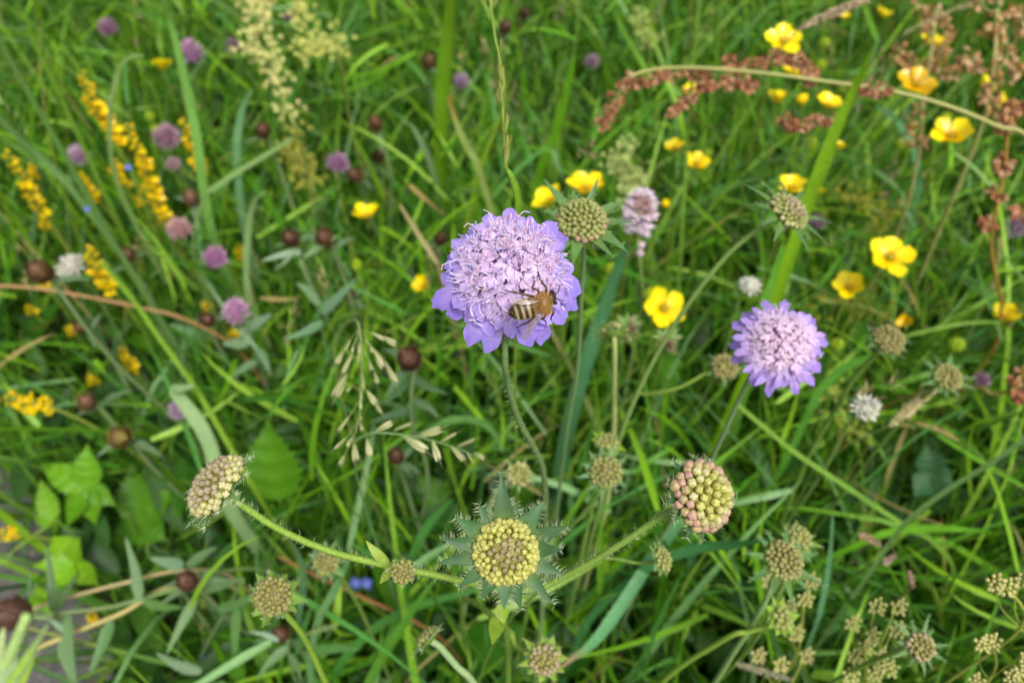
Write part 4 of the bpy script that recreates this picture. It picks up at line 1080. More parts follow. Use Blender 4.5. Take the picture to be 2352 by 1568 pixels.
def panicle():
    dp = 0.285
    st = [P(1112, 1056, dp), P(1040, 1026, dp), P(960, 1004, dp), P(880, 994, dp), P(838, 1000, dp + 0.004)]
    full = st + [P(812, 1040, dp + 0.02)] + to_ground(P(812, 1040, dp + 0.02), Vector((-0.1, 0.2, -1)).normalized(), 0.01)
    t = thing('flowering_grass', 'fine grass spray held out sideways with pointed pale spikelets', 'grass', plant_root(full))
    stem_part(t, full, 0.00022, 0.0007, srgb(112, 150, 92), n=5)
    for (a, b, c, d) in ((862, 990, 905, 968), (905, 988, 950, 970), (960, 1002, 1020, 982), (965, 1003, 1015, 992), (1012, 1014, 1052, 992), (1048, 1026, 1096, 1006), (925, 1000, 985, 1038), (992, 1010, 1010, 1062), (1035, 1022, 1070, 1062), (1070, 1034, 1090, 1066), (1088, 1038, 1116, 1055)):
        spk(t, P(a, b, dp - 0.001), P(c, d, dp - 0.003), random.choice(SPK), 0.72)
    for q in ((880, 990), (960, 1000), (1040, 1025), (1000, 1040), (1080, 1045)): protect(*q, 40, dp)
    dq = 0.30
    top = P(820, 740, dq)
    st = [P(826, 960, dq + 0.0), P(828, 900, dq), P(832, 830, dq), P(828, 770, dq), P(815, 735, dq + 0.004), P(780, 760, dq + 0.02), P(770, 840, dq + 0.04)]
    full = st + to_ground(st[-1], Vector((-0.05, 0.1, -1)).normalized(), 0.01)
    t = thing('flowering_grass', 'drooping oat-like grass head with pale spikelets left of the large brown knapweed bud', 'grass', plant_root(full))
    stem_part(t, full, 0.00025, 0.0007, srgb(132, 152, 84), n=5)
    br = [((824, 755), (790, 800), (772, 838)), ((824, 760), (800, 850), (766, 918)), ((826, 762), (812, 790), (808, 810)), ((830, 770), (822, 800), (824, 836)), ((830, 760), (848, 790), (858, 812)),
          ((828, 755), (870, 770), (914, 792)), ((832, 775), (878, 820), (912, 884)), ((834, 800), (860, 850), (868, 884)), ((832, 850), (834, 860), (836, 898)), ((832, 880), (828, 905), (828, 942)),
          ((832, 880), (850, 910), (880, 952)), ((828, 915), (806, 950), (774, 994)), ((828, 930), (826, 970), (832, 990)), ((826, 960), (800, 1000), (766, 1034)), ((826, 960), (795, 1040), (778, 1070)), ((826, 960), (842, 1000), (850, 1050)), ((828, 900), (810, 885), (796, 900)), ((826, 960), (812, 1010), (818, 1062))]
    for (a, b, c) in br:
        z = random.uniform(-0.008, 0.008)
        A, Bp, Cp = P(*a, dq), P(*b, dq + z), P(*c, dq + z)
        stem_part(t, [A, Bp, Bp.lerp(Cp, 0.2)], 0.00013, None, srgb(150, 160, 100), name='branch', n=4, per=3)
        m = Bp.lerp(Cp, 0.15); spk(t, m, Cp, random.choice(SPK), 0.85)
        if random.random() < 0.6:
            e = A.lerp(Bp, 0.55); spk(t, e, e + (Cp - m) * 0.9, random.choice(SPK), 0.85)
        protect(c[0], c[1], 26, dq); protect(b[0], b[1], 22, dq)
panicle()
def tall_spike():
    d = 0.255
    line = [(1122, -40, d - 0.004), (1128, 20, d - 0.003), (1136, 80, d), (1148, 140, d), (1153, 220, d), (1158, 300, d), (1162, 372, d + 0.001), (1172, 420, d + 0.004), (1185, 470, d + 0.008)]
    st = [P(*q) for q in line] + [P(1185, 600, d + 0.05)]
    full = st + to_ground(st[-1], Vector((0, 0.05, -1)).normalized(), 0.01)
    t = thing('flowering_grass', 'tall slender flowering grass stem rising behind the large bloom', 'grass', plant_root(full))
    stem_part(t, full, 0.00045, 0.0007, srgb(122, 150, 56), n=5)
    for (a, b, c, e) in ((1122, 14, 1116, -40), (1130, 24, 1132, -20), (1132, 20, 1140, -12), (1150, 128, 1152, 84), (1151, 205, 1144, 140), (1152, 215, 1156, 142), (1152, 235, 1160, 165), (1153, 230, 1146, 178), (1154, 245, 1150, 195), (1153, 240, 1162, 190), (1154, 250, 1154, 205),
                         (1160, 310, 1166, 256), (1160, 345, 1154, 300), (1162, 352, 1168, 302), (1162, 378, 1156, 325), (1162, 385, 1168, 330), (1161, 390, 1162, 345)):
        spk(t, P(a, b, d), P(c, e, d - 0.001), SPG[0], 1.1)
    lf = [P(1163, 385, d), P(1172, 400, d), P(1184, 430, d + 0.002), P(1190, 470, d + 0.006), P(1186, 520, d + 0.012)]
    m = MB(); m.strip(smooth(lf, 3), [S(w, d) for w in (2, 3, 5, 6, 7, 8, 9, 9, 9, 9, 9, 8, 8)], sd(0.3, 0.3, 0.9), srgb(120, 166, 44), 0.2)
    build(m, 'leaf', M_LEAF, t)
    for q in line: protect(q[0], q[1], 20, d)
tall_spike()
def plume(label, pts, wpx, d, col, dens=1.0):
    path = smooth([P(x, y, d) for x, y in pts], 8)
    full = path + to_ground(path[-1], ((path[-1] - path[-2]).normalized() * 0.3 + Vector((0, 0.35, -0.8))).normalized(), 0.02)
    t = thing('dry_grass_head', label, 'grass', plant_root(full))
    stem_part(t, full, 0.00025, 0.0004, mixc(col, G_STEM, 0.75), n=5, per=2)
    b = MB(); k = len(path)
    for i in range(int(k * 15 * dens)):
        q = random.uniform(0, k - 1.01); j = int(q); p = path[j].lerp(path[j + 1], q - j); tg = (path[j] - path[j + 1]).normalized()
        prof = sin(pi * min(1, (q / k) * 0.9 + 0.1)) ** 0.6
        a = tg.orthogonal().normalized(); th = random.uniform(0, 2 * pi); v = a * cos(th) + tg.cross(a) * sin(th)
        w = (tg * 0.9 + v * random.uniform(0.2, 1.1)).normalized()
        b.ell(p + v * S(wpx, d) * 0.45 * prof * random.random(), w, S(wpx, d) * 0.07, S(wpx, d) * 0.3 * random.uniform(0.5, 1.2) * prof + 1e-5, vary(col, 0.3, 0.06), 4, 3)
    build(b, 'spikelets', M_BUD, t, kind='stuff')
    for (x, y) in pts: protect(x, y, wpx, d)
plume('dry pinkish grey grass plume lying across the high grass', [(1994, 0), (1940, 18), (1890, 40), (1835, 66)], 26, 0.42, srgb(178, 158, 128))
plume('thin dry grass plume behind the sorrel seed sprays', [(2270, -4), (2200, 20), (2130, 50), (2070, 82)], 14, 0.5, srgb(176, 162, 124), 0.7)
plume('dry cream feathery grass head beside a tan scabious bud', [(2148, 892), (2110, 920), (2075, 950), (2042, 978)], 30, 0.40, srgb(196, 186, 136))
plume('small pale grass head with pinkish tufts above the umbels', [(1974, 1228), (2000, 1238), (2024, 1252)], 20, 0.36, srgb(186, 164, 128), 0.8)
plume('tiny hanging pinkish grass tuft below the pale grass head', [(2088, 1310), (2092, 1330), (2097, 1350)], 14, 0.36, srgb(176, 144, 124), 0.8)
plume('small pinkish grass tuft between two pale grass heads', [(2030, 1296), (2042, 1284), (2058, 1274)], 16, 0.36, srgb(184, 156, 144), 0.8)
plume('whitish grass head lying low below the umbels', [(1690, 1524), (1730, 1534), (1780, 1548), (1820, 1560)], 20, 0.36, srgb(176, 168, 140), 0.8)
plume('green twisted grass head under the small brown knapweed bud', [(770, 1438), (740, 1444), (700, 1458)], 16, 0.38, srgb(136, 158, 96), 0.8)

# cream sprays (bedstraw) behind, greenish umbels in front
def spray(label, stems, d, col, sz, n, name='bedstraw', cat='plant', spread=24, scol=srgb(138, 150, 72), hubs=False, ray=26, mat=None):
    allp = [P(*stems[0][0], d)]
    root_p = P(*stems[0][-1], d + 0.03)
    full = [P(*q, d) for q in stems[0]] + to_ground(root_p, Vector((0, 0, -1)), 0.02)
    t = thing(name, label, cat, plant_root(full))
    stem_part(t, full, S(3, d), S(4, d), scol, n=5)
    for s in stems[1:]:
        stem_part(t, [P(*q, d) for q in s], S(2, d), None, scol, name='branch', n=5)
    b = MB()
    for s in stems:
        path = smooth([P(*q, d) for q in s], 6)
        for _ in range(int(n * (0.5 + 0.5 * len(s) / 3))):
            p = random.choice(path[: max(2, int(len(path) * 0.85))]) + Vector((random.gauss(0, 1), random.gauss(0, 1), random.gauss(0, 1))) * S(spread, d) * 0.6
            cc = vary(col, 0.25, 0.05)
            for k in range(4):
                az = k * pi / 2 + random.random(); v = (RT * cos(az) + UP * sin(az) - FW * random.uniform(0.2, 0.9)).normalized()
                b.lobe(p, v, (-FW + Vector((0, 0, .4))).normalized(), S(sz, d), S(sz, d) * 0.6, 0.1, 0.1, cc, cc, 0.05, rows=2)
    build(b, 'blossoms', mat or M_PETAL, t, kind='stuff')
    for s in stems:
        for q in s: protect(q[0], q[1], spread * 0.8, d)
CREAM = srgb(196, 194, 124)
spray('cream bedstraw column rising into the high grass', [[(612, -20), (618, 60), (625, 120), (640, 190), (660, 250), (680, 300)], [(575, 60), (580, 110), (605, 160)], [(560, 0), (590, 10), (610, 40)]], 0.62, CREAM, 8, 62, spread=26)
spray('flat cream bedstraw spray beside the cream column', [[(690, 100), (730, 90), (775, 85), (780, 140)], [(700, 60), (690, 20), (680, -10)], [(700, 130), (740, 110), (760, 100)]], 0.66, srgb(186, 190, 104), 8, 44, spread=24)
spray('yellowish faded bedstraw tangle right of a pink clover', [[(680, 300), (690, 360), (710, 400), (720, 440)], [(660, 340), (680, 380), (700, 420)]], 0.7, srgb(170, 172, 72), 8, 50, spread=26)
spray('pale green bedstraw sprig behind the olive bud and white spike', [[(1440, 320), (1442, 380), (1446, 440), (1450, 520)], [(1400, 370), (1420, 380), (1440, 390)], [(1470, 400), (1455, 420), (1448, 440)]], 0.55, srgb(176, 190, 116), 7, 60, spread=22)
spray('yellow-green moss-like bedstraw below the buttercups', [[(1930, 450), (1990, 470), (2030, 500), (2060, 540)]], 0.62, srgb(140, 142, 40), 8, 70, spread=34)
spray('olive bedstraw tangle above the tan bud', [[(1880, 690), (1960, 700), (2020, 720), (2060, 760)]], 0.6, srgb(136, 140, 48), 8, 60, spread=34)
spray('olive-yellow bedstraw behind the white clover', [[(1900, 880), (1930, 940), (1960, 990), (2000, 1010)]], 0.5, srgb(140, 156, 56), 7, 60, spread=30)
spray('pale dense bedstraw tuft left of the red sorrel', [[(1470, 40), (1480, 70), (1490, 110)]], 0.8, srgb(158, 176, 92), 8, 40, spread=24)
def umbel(label, root_px, hubs, d, col, ray=24, sz=4.2, group=None):
    r = P(*root_px, d + 0.02); full = [P(*hubs[0], d + 0.004), r] + to_ground(r, Vector((0, 0, -1)), 0.02)
    t = thing('umbel', label, 'plant', plant_root(full), group)
    stem_part(t, full, S(3.5, d), S(5, d), srgb(150, 162, 72), n=5)
    for (x, y) in hubs:
        z = random.uniform(-0.012, 0.012); c = P(x, y, d + z)
        if (x, y) != hubs[0]: stem_part(t, [c, c.lerp(r, 0.5) + Vector((0, 0, -0.004)), r], S(2, d), None, srgb(146, 160, 70), name='ray', n=4, per=4)
        b = MB()
        for k in range(13):
            az = k * 2.39996; rr = ray * sqrt((k + .5) / 13); e = c + (RT * cos(az) + UP * sin(az)) * S(rr, d) - FW * S(14, d) * random.uniform(0.6, 1.2)
            b.tube([c + FW * S(6, d), e], S(0.9, d), 4, srgb(150, 166, 80)); b.ell(e, e - c, S(sz, d), S(sz * 1.2, d), vary(col, 0.12), 6, 4, tip=srgb(200, 196, 130))
            for q in range(3):
                v = (e - c).normalized() + Vector((random.uniform(-1, 1),) * 3) * 0.8
                b.hair(e, v.normalized(), S(sz * 2.2, d), S(0.7, d), srgb(206, 206, 150))
        build(b, 'umbellet', M_BUD, t); protect(x, y, ray + 6, d)
umbel('greenish umbel clusters low beside the spiky tan bud', (1985, 1600), [(1985, 1480), (1955, 1425), (2010, 1388), (2060, 1388), (2000, 1455), (2055, 1440), (1960, 1500), (2020, 1500), (2005, 1540), (1950, 1545), (2040, 1530)], 0.33, srgb(160, 170, 84), 20)
umbel('small greenish umbels under the yellowish scabious bud', (1830, 1500), [(1846, 1370), (1762, 1330), (1812, 1390), (1860, 1330), (1826, 1450)], 0.36, srgb(158, 168, 84), 18)
umbel('small tan umbellets near the whitish grass head', (1800, 1600), [(1850, 1500), (1740, 1500), (1790, 1520)], 0.36, srgb(168, 162, 88), 18)
umbel('knobbly green-seeded umbel on a pale stalk at the right edge', (2345, 1440), [(2305, 1345), (2280, 1335), (2340, 1330)], 0.27, srgb(150, 152, 60), 22, 5)
umbel('knobbly seeded umbel above a grey-green stalk', (2272, 1560), [(2272, 1468), (2250, 1472), (2352, 1500)], 0.27, srgb(150, 152, 60), 20, 5)
umbel('small knobbly umbel half cut off beside the seeded umbels', (2345, 1600), [(2318, 1545), (2340, 1535), (2235, 1560)], 0.27, srgb(150, 152, 64), 20, 5)

# blue speedwell flowers
def speedwell(x, y, px, d, n=1):
    c = P(x, y, d); st = [c] + to_ground(c, Vector((0.1, 0, -1)).normalized(), 0.02)
    return c, st
for (x, y, px, lb) in ((830, 1338, 30, 'bright blue speedwell flowers under the left arching stalk'), (296, 385, 18, 'tiny blue speedwell flower between the yellow spikes'), (201, 480, 16, 'tiny blue speedwell flower below the short yellow spikes'), (470, 1510, 16, 'tiny bluish speedwell flower near the asphalt')):
    d = min(0.5, ground_depth(y, 0.06)); c = P(x, y, d); st = [c] + to_ground(c, Vector((0.1, 0, -1)).normalized(), 0.02)
    t = thing('speedwell', lb, 'flower', plant_root(st)); stem_part(t, st, 0.0005, None, n=5)
    for k in ((-1, 1) if px > 20 else (0,)):
        for q in range(4):
            az = q * pi / 2 + 0.4; v = (RT * cos(az) + UP * sin(az) * 0.9 - FW * 0.25).normalized()
            b = MB(); b.lobe(c + RT * S(13 * k, d), v, (-FW + Vector((0, 0, .4))).normalized(), S(px * 0.5, d), S(px * 0.46, d), 0.05, 0.1, srgb(132, 148, 214), srgb(84, 106, 190))
            build(b, 'petal', M_PETAL, t)
    protect(x, y, px, d)

# withered scabious heads beside the crossed buttercup
for (x, y, lb) in ((1442, 752, 'withered buff scabious florets behind the green bud on the straight stalk'), (1532, 784, 'withered buff scabious florets under the flat open buttercup')):
    d = 0.40; c = P(x, y, d); a = sd(0.2, -0.5, 0.6); st = [c + UP * 0.004, c + UP * 0.004 - Vector((0, 0, 0.02))] + to_ground(c - Vector((0, 0, 0.02)), Vector((0, 0, -1)), 0.01)
    t = thing('withered_scabious', lb, 'flower', plant_root(st)); stem_part(t, st, 0.0007, None, G_STEM, n=5)
    b = MB()
    for k in range(34):
        v = (a + Vector((random.gauss(0, .6), random.gauss(0, .6), random.gauss(0, .6)))).normalized()
        b.lobe(c, v, v.orthogonal().normalized(), S(random.uniform(20, 36), d), S(13, d), 0.2, 0.2, srgb(176, 160, 112), vary(srgb(206, 182, 158), 0.1))
    build(b, 'florets', M_PETAL, t, kind='stuff'); protect(x, y, 30, d)
    for k in range(8):
        az = 2 * pi * k / 8
        small_leaf(t, c + UP * 0.002, c + UP * 0.003 + (RT * cos(az) + UP * sin(az) * 0.6) * S(38, d), 12, d, srgb(112, 150, 64))

# ------------------------------------------------------------------ leaves one can pick out
def serrate_leaf(parent, A, Bt, W, n, col, teeth=9, name='leaflet', drop=0.12):
    d = (Bt - A); L = d.length; d = d.normalized(); sde = d.cross(n).normalized(); nn = sde.cross(d)
    mb = MB(); vs = []; cs = []; fs = []; rows = teeth * 2
    for i in range(rows + 1):
        t = i / rows
        w = W * 0.62 * (sin(pi * min(1, t * 0.93 + 0.05) ** 0.62)) ** 0.9 * (1 - t) ** 0.35 * (1.0 if i % 2 else 0.74)
        if i == rows: w = W * 0.01
        o = A + d * (L * t) - nn * (drop * L * (t - 0.4) ** 2 * 2)
        vein = 0.04 * L * (1 if i % 4 < 2 else -1)
        fw = d * (0.35 * w)
        for u in (-1, -0.5, 0, 0.5, 1):
            vs.append(o + sde * (u * w) + fw * abs(u) + nn * (0.22 * w * abs(u) + (vein * 0.5 if abs(u) == 0.5 else 0)))
            cs.append(mixc(col, (col[0] * 1.35, col[1] * 1.25, col[2] * 1.3), 0.5 if u == 0 else (0.25 if i % 4 < 2 else 0)))
    for i in range(rows):
        for j in range(4):
            a = i * 5 + j; fs.append((a, a + 1, a + 6, a + 5))
    mb.add(vs, fs, cs)
    return build(mb, name, M_LEAF, parent)
def leafy(label, hub, leaflets, d, col, group=None, name='lobed_leaf_plant', drop=0.12):
    c = P(*hub, d); st = [c] + to_ground(c, Vector((0.25, 0.1, -1)).normalized(), 0.03)
    t = thing(name, label, 'plant', plant_root(st), group)
    stem_part(t, st, 0.0009, 0.0012, mixc(col, G_STEM, 0.5), n=5)
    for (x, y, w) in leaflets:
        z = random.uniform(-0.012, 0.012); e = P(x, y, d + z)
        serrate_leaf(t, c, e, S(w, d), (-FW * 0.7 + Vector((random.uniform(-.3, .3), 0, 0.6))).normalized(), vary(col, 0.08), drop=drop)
        protect((hub[0] + x) / 2, (hub[1] + y) / 2, w * 0.55, d)
LG = srgb(96, 150, 22)
leafy('bright green five-part lobed leaf above the asphalt edge', (200, 1118), [(84, 1062, 66), (198, 1022, 70), (146, 1214, 66), (218, 1210, 64), (266, 1162, 50)], 0.56, LG)
leafy('narrow serrated leaf beside the five-part lobed leaf', (124, 1192), [(88, 1098, 52), (76, 1185, 40)], 0.55, srgb(112, 162, 34))
leafy('bright toothed three-part leaf behind the dark stalk leaves', (166, 1290), [(118, 1228, 74), (108, 1350, 70), (228, 1348, 58), (70, 1300, 44), (180, 1235, 50)], 0.54, srgb(116, 170, 20))
leafy('low bright leaf partly under the dead knapweed stalk', (100, 1400), [(64, 1372, 40), (80, 1340, 50), (150, 1370, 40)], 0.56, srgb(110, 164, 20))
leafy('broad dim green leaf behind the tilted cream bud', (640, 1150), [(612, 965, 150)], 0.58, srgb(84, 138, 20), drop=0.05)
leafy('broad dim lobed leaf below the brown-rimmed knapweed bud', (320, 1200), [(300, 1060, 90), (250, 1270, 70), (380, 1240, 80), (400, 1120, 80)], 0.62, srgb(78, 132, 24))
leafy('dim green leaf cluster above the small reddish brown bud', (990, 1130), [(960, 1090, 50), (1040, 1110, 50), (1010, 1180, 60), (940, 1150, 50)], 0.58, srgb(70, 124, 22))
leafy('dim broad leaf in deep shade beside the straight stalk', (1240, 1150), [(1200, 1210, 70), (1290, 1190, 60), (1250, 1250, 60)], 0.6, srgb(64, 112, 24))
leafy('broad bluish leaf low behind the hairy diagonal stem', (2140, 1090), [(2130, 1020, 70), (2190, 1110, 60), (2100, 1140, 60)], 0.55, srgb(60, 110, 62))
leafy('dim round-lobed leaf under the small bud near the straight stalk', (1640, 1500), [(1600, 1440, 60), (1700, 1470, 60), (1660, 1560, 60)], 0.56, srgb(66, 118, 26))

# grey-green lance leaves on the flattened knapweed stalks
GG = srgb(108, 142, 96)
def lying_stem(label, pts, d, rpx, col, leaves):
    path = [P(x, y, dd) for (x, y, dd) in pts]
    full = path + to_ground(path[-1], ((path[-1] - path[-2]).normalized() * 0.8 + Vector((0, 0, -0.8))).normalized(), 0.01)
    t = thing('knapweed_stalk', label, 'plant', plant_root(full))
    stem_part(t, full, S(rpx, d), S(rpx, d), col, n=6)
    for (x0, y0, x1, y1, w, c) in leaves:
        z = random.uniform(-0.015, 0.005)
        A = P(x0, y0, d); Bt = P(x1, y1, d + z)
        m = MB(); pp = smooth([A, A.lerp(Bt, 0.5) + UP * S(random.uniform(-8, 8), d) + RT * S(random.uniform(-8, 8), d), Bt], 5); k = len(pp)
        m.strip(pp, [S(w, d) * 0.5 * max(0.03, min(1, 0.35 + 2.2 * i / (k - 1)) * (1 - i / (k - 1)) ** 0.75 * 1.25) for i in range(k)], (-FW * 0.8 + Vector((random.uniform(-.4, .4), 0, 0.5))).normalized(), vary(c, 0.08), 0.25)
        build(m, 'leaf', M_LEAF, t); protect((x0 + x1) / 2, (y0 + y1) / 2, 26, d)
    for (x, y, dd) in pts: protect(x, y, 18, dd)
lying_stem('green knapweed stalk lying flat with upright grey-green leaves', [(80, 1412, 0.43), (220, 1400, 0.44), (320, 1378, 0.45), (404, 1350, 0.46), (520, 1310, 0.48)], 0.44, 4.5, srgb(116, 142, 76),
           [(322, 1380, 288, 1232, 32, GG), (122, 1405, 106, 1248, 22, srgb(78, 108, 62)), (57, 1390, 66, 1302, 14, srgb(120, 150, 110)), (122, 1408, 176, 1318, 22, srgb(86, 116, 66)), (158, 1408, 176, 1570, 32, srgb(116, 152, 100)), (330, 1382, 420, 1395, 24, srgb(96, 134, 66))])
lying_stem('straw-coloured stalk lying flat under the dark brown bud', [(70, 1398, 0.46), (180, 1365, 0.46), (294, 1336, 0.465), (415, 1310, 0.48)], 0.46, 5, srgb(170, 156, 110), [(420, 1300, 342, 1280, 32, srgb(122, 156, 120)), (430, 1300, 498, 1256, 24, srgb(104, 140, 92))])
lying_stem('two-toned straw stalk lying lowest by the asphalt with broad leaves', [(84, 1488, 0.45), (184, 1446, 0.45), (280, 1407, 0.455), (386, 1349, 0.47)], 0.45, 6, srgb(176, 164, 104), [(256, 1424, 206, 1548, 30, srgb(92, 134, 76)), (140, 1470, 168, 1570, 34, srgb(120, 156, 104)), (160, 1456, 80, 1404, 14, srgb(126, 158, 120))])
lying_stem('leafy knapweed stalk leaning beside the tan scabious bud', [(560, 1330, 0.42), (520, 1400, 0.44), (480, 1470, 0.46), (450, 1540, 0.49)], 0.44, 3.5, srgb(104, 132, 72), [(450, 1372, 382, 1503, 26, srgb(96, 134, 76)), (462, 1542, 358, 1498, 28, srgb(104, 136, 92)), (546, 1394, 540, 1530, 26, srgb(88, 126, 66)), (450, 1352, 560, 1328, 30, srgb(104, 138, 84)), (500, 1400, 600, 1360, 26, srgb(92, 132, 72))])
lying_stem('drooping grey-leaved knapweed shoot under the small brown bud', [(660, 1470, 0.42), (668, 1530, 0.44), (690, 1590, 0.47)], 0.43, 3, srgb(104, 132, 80), [(664, 1484, 592, 1556, 24, srgb(100, 134, 84)), (668, 1500, 690, 1568, 18, srgb(96, 130, 84)), (640, 1470, 570, 1450, 14, srgb(120, 146, 116)), (700, 1500, 830, 1490, 26, srgb(88, 130, 66))])
lying_stem('grey-leaved knapweed shoot under the large brown knapweed bud', [(946, 860, 0.42), (948, 930, 0.44), (950, 1000, 0.47)], 0.43, 3, srgb(104, 136, 84), [(948, 866, 1030, 905, 24, srgb(96, 136, 86)), (946, 870, 880, 930, 22, srgb(88, 130, 80)), (950, 920, 1010, 960, 22, srgb(84, 124, 74)), (946, 940, 850, 970, 26, srgb(84, 124, 76))])
lying_stem('grey-green leafy shoot below the two wine-brown buds', [(690, 600, 0.52), (720, 680, 0.54), (740, 760, 0.57)], 0.54, 3, srgb(112, 142, 96), [(690, 580, 600, 600, 20, srgb(124, 152, 118)), (680, 570, 630, 620, 14, srgb(130, 156, 122)), (700, 590, 780, 540, 18, srgb(120, 150, 104)), (740, 720, 820, 640, 30, srgb(112, 146, 112)), (735, 700, 680, 650, 24, srgb(112, 146, 104)), (740, 740, 650, 780, 24, srgb(96, 132, 90))])
lying_stem('grey-green shoot with tangled leaves under the bright pink clover', [(560, 720, 0.55), (580, 780, 0.57), (600, 850, 0.6)], 0.57, 3, srgb(108, 138, 90), [(560, 760, 630, 720, 28, srgb(122, 154, 118)), (570, 790, 510, 790, 28, srgb(110, 144, 104)), (590, 800, 620, 860, 22, srgb(104, 138, 96)), (590, 830, 530, 870, 22, srgb(100, 136, 90)), (590, 800, 470, 640, 16, srgb(120, 150, 110))])

# near, blurred cut stalk at the lower left corner
def near_stub():
    d = 0.108
    a = [P(-40, 1640, d + 0.012), P(-5, 1560, d + 0.006), P(30, 1490, d + 0.003), P(62, 1412, d)]
    full = [a[3], a[2], a[1], a[0]] + to_ground(a[0], Vector((-0.1, -0.05, -1)).normalized(), 0.01)
    t = thing('grass_stalk', 'thick pale blurred stalk with split leaves poking up at the asphalt corner', 'plant', plant_root(full))
    stem_part(t, full, 0.0007, 0.0018, srgb(156, 184, 110), n=7)
    for (pts, w, c) in (([(20, 1575), (30, 1500), (58, 1412)], 46, srgb(150, 182, 128)), ([(20, 1580), (70, 1500), (112, 1430)], 34, srgb(126, 152, 92)), ([(0, 1580), (0, 1500), (10, 1440)], 44, srgb(170, 190, 130)), ([(30, 1590), (60, 1530), (84, 1480)], 50, srgb(140, 172, 60))):
        pp = smooth([P(x, y, d + 0.004) for x, y in pts], 5); k = len(pp); m = MB()
        m.strip(pp, [S(w, d) * 0.5 * max(0.05, (1 - i / (k - 1)) ** 0.7) for i in range(k)], sd(0.1, 0.2, 1), c, 0.3)
        build(m, 'leaf', M_LEAF, t)
near_stub()

# ------------------------------------------------------------------ single grass blades one can pick out
def blade(label, pts, wpx, col, d0, d1=None, tip=None, group=None, nrm=None, taper=0.55, ground=True, name='grass_shoot', base=None):
    """pts run from the tip to the base"""
    d1 = d1 if d1 is not None else d0
    k = len(pts); pp = [P(x, y, d0 + (d1 - d0) * i / (k - 1)) for i, (x, y) in enumerate(pts)]
    if ground: pp = pp + to_ground(pp[-1], ((pp[-1] - pp[-2]).normalized() * 0.8 + Vector((0, 0, -0.6))).normalized(), 0.015)
    path = smooth(pp, 5); m = len(path)
    seen = (k - 1) * 5
    wid = []; cs = []
    for i in range(m):
        t = min(1, i / seen)
        wid.append(max(0.0002, S(wpx, d0) * 0.5 * min(1.0, (t * 1.6 + 0.04) ** taper)))
        c = vary(col, 0.03, 0.02)
        if tip and t < 0.38: c = mixc(tip, c, t / 0.38)
        cs.append(c)
    b = MB(); b.strip(path, wid, nrm or (-FW + Vector((random.uniform(-.4, .4), 0, 0.3))).normalized(), cs, 0.28)
    o = build(b, name, M_LEAF, None, Vector((pp[-1].x, pp[-1].y, 0)))
    tag(o, label, 'grass', group)
    for (x, y) in pts: protect(x, y, wpx * 0.8, max(d0, d1))
YG = srgb(128, 178, 30); TEAL = srgb(92, 150, 100); PALE = srgb(134, 170, 98); MID = srgb(86, 138, 44)
blade('broad bright yellow-green blade crossing the sorrel stem', [(2012, 95), (1985, 155), (1955, 220), (1915, 310), (1880, 400), (1850, 480), (1820, 570)], 34, YG, 0.36, 0.44, taper=0.8)
blade('long pale blade rising past the round purple clover', [(372, 0), (395, 60), (420, 160), (440, 250), (458, 350), (468, 430)], 26, srgb(120, 170, 80), 0.5, 0.6)
blade('straight pale blade end slanting up to the cream sprays', [(672, 318), (620, 352), (560, 388), (500, 428), (470, 460)], 18, PALE, 0.5, 0.56, taper=0.25)
blade('pale blade slanting down at the far left edge', [(-20, 246), (30, 300), (80, 345), (132, 395), (180, 450)], 24, srgb(122, 166, 96), 0.46, 0.52, taper=0.2)
blade('thin arching pale blade beside the cupped buttercup', [(330, 130), (300, 132), (276, 160), (262, 210), (254, 260)], 15, srgb(140, 172, 100), 0.55, 0.6, taper=0.3)
blade('pale blade with an orange dying tip behind the large bloom', [(1030, 218), (1042, 262), (1062, 312), (1082, 350), (1102, 392)], 18, srgb(158, 180, 96), 0.5, 0.54, tip=srgb(196, 136, 60), taper=0.5)
blade('dull olive blade folded at the orange-tipped one', [(1180, 200), (1150, 270), (1125, 330), (1104, 392), (1090, 440)], 14, srgb(112, 148, 30), 0.52, 0.55)
blade('pale folded grass leaf over the lilac clover', [(445, 886), (420, 892), (402, 898), (430, 935), (465, 985), (485, 1030), (496, 1070)], 34, srgb(142, 174, 120), 0.46, 0.5, taper=0.5)
blade('yellow-green slanting stem ending at the folded leaf', [(230, 600), (300, 680), (370, 780), (445, 884), (480, 940)], 13, srgb(120, 160, 44), 0.5, 0.47, taper=0.15)
blade('wide bluish blade with a withered brown tip', [(1290, 1532), (1318, 1508), (1345, 1490), (1380, 1455), (1420, 1400), (1460, 1340), (1500, 1280)], 30, srgb(92, 152, 96), 0.36, 0.40, tip=srgb(164, 120, 96), taper=0.7)
blade('green blade leaning under the star-bracted bud', [(1010, 1315), (960, 1385), (910, 1460), (870, 1525), (840, 1590)], 24, MID, 0.38, 0.42)
blade('curved green blade crossing the leaning one', [(1150, 1335), (1060, 1362), (960, 1390), (880, 1430), (820, 1480)], 22, srgb(76, 136, 56), 0.42, 0.45)
blade('bright blade lying level below the hairy diagonal stem', [(2280, 1222), (2220, 1216), (2140, 1212), (2060, 1218), (1990, 1240)], 20, srgb(112, 178, 40), 0.42, 0.46, taper=0.6)
blade('light jointed grass stem slanting below the second lilac bloom', [(1695, 930), (1760, 985), (1830, 1042), (1940, 1115), (2060, 1195), (2150, 1250)], 13, srgb(122, 166, 62), 0.40, 0.46, taper=0.1)
blade('upright bluish blade above the umbels', [(1912, 1180), (1908, 1240), (1900, 1310), (1885, 1390), (1870, 1440)], 20, srgb(90, 142, 96), 0.38, 0.42)
blade('hairy grey-green stem slanting across the right side', [(2380, 990), (2280, 1060), (2180, 1122), (2090, 1190), (2040, 1250), (1980, 1340)], 13, srgb(96, 134, 70), 0.36, 0.42, taper=0.1)
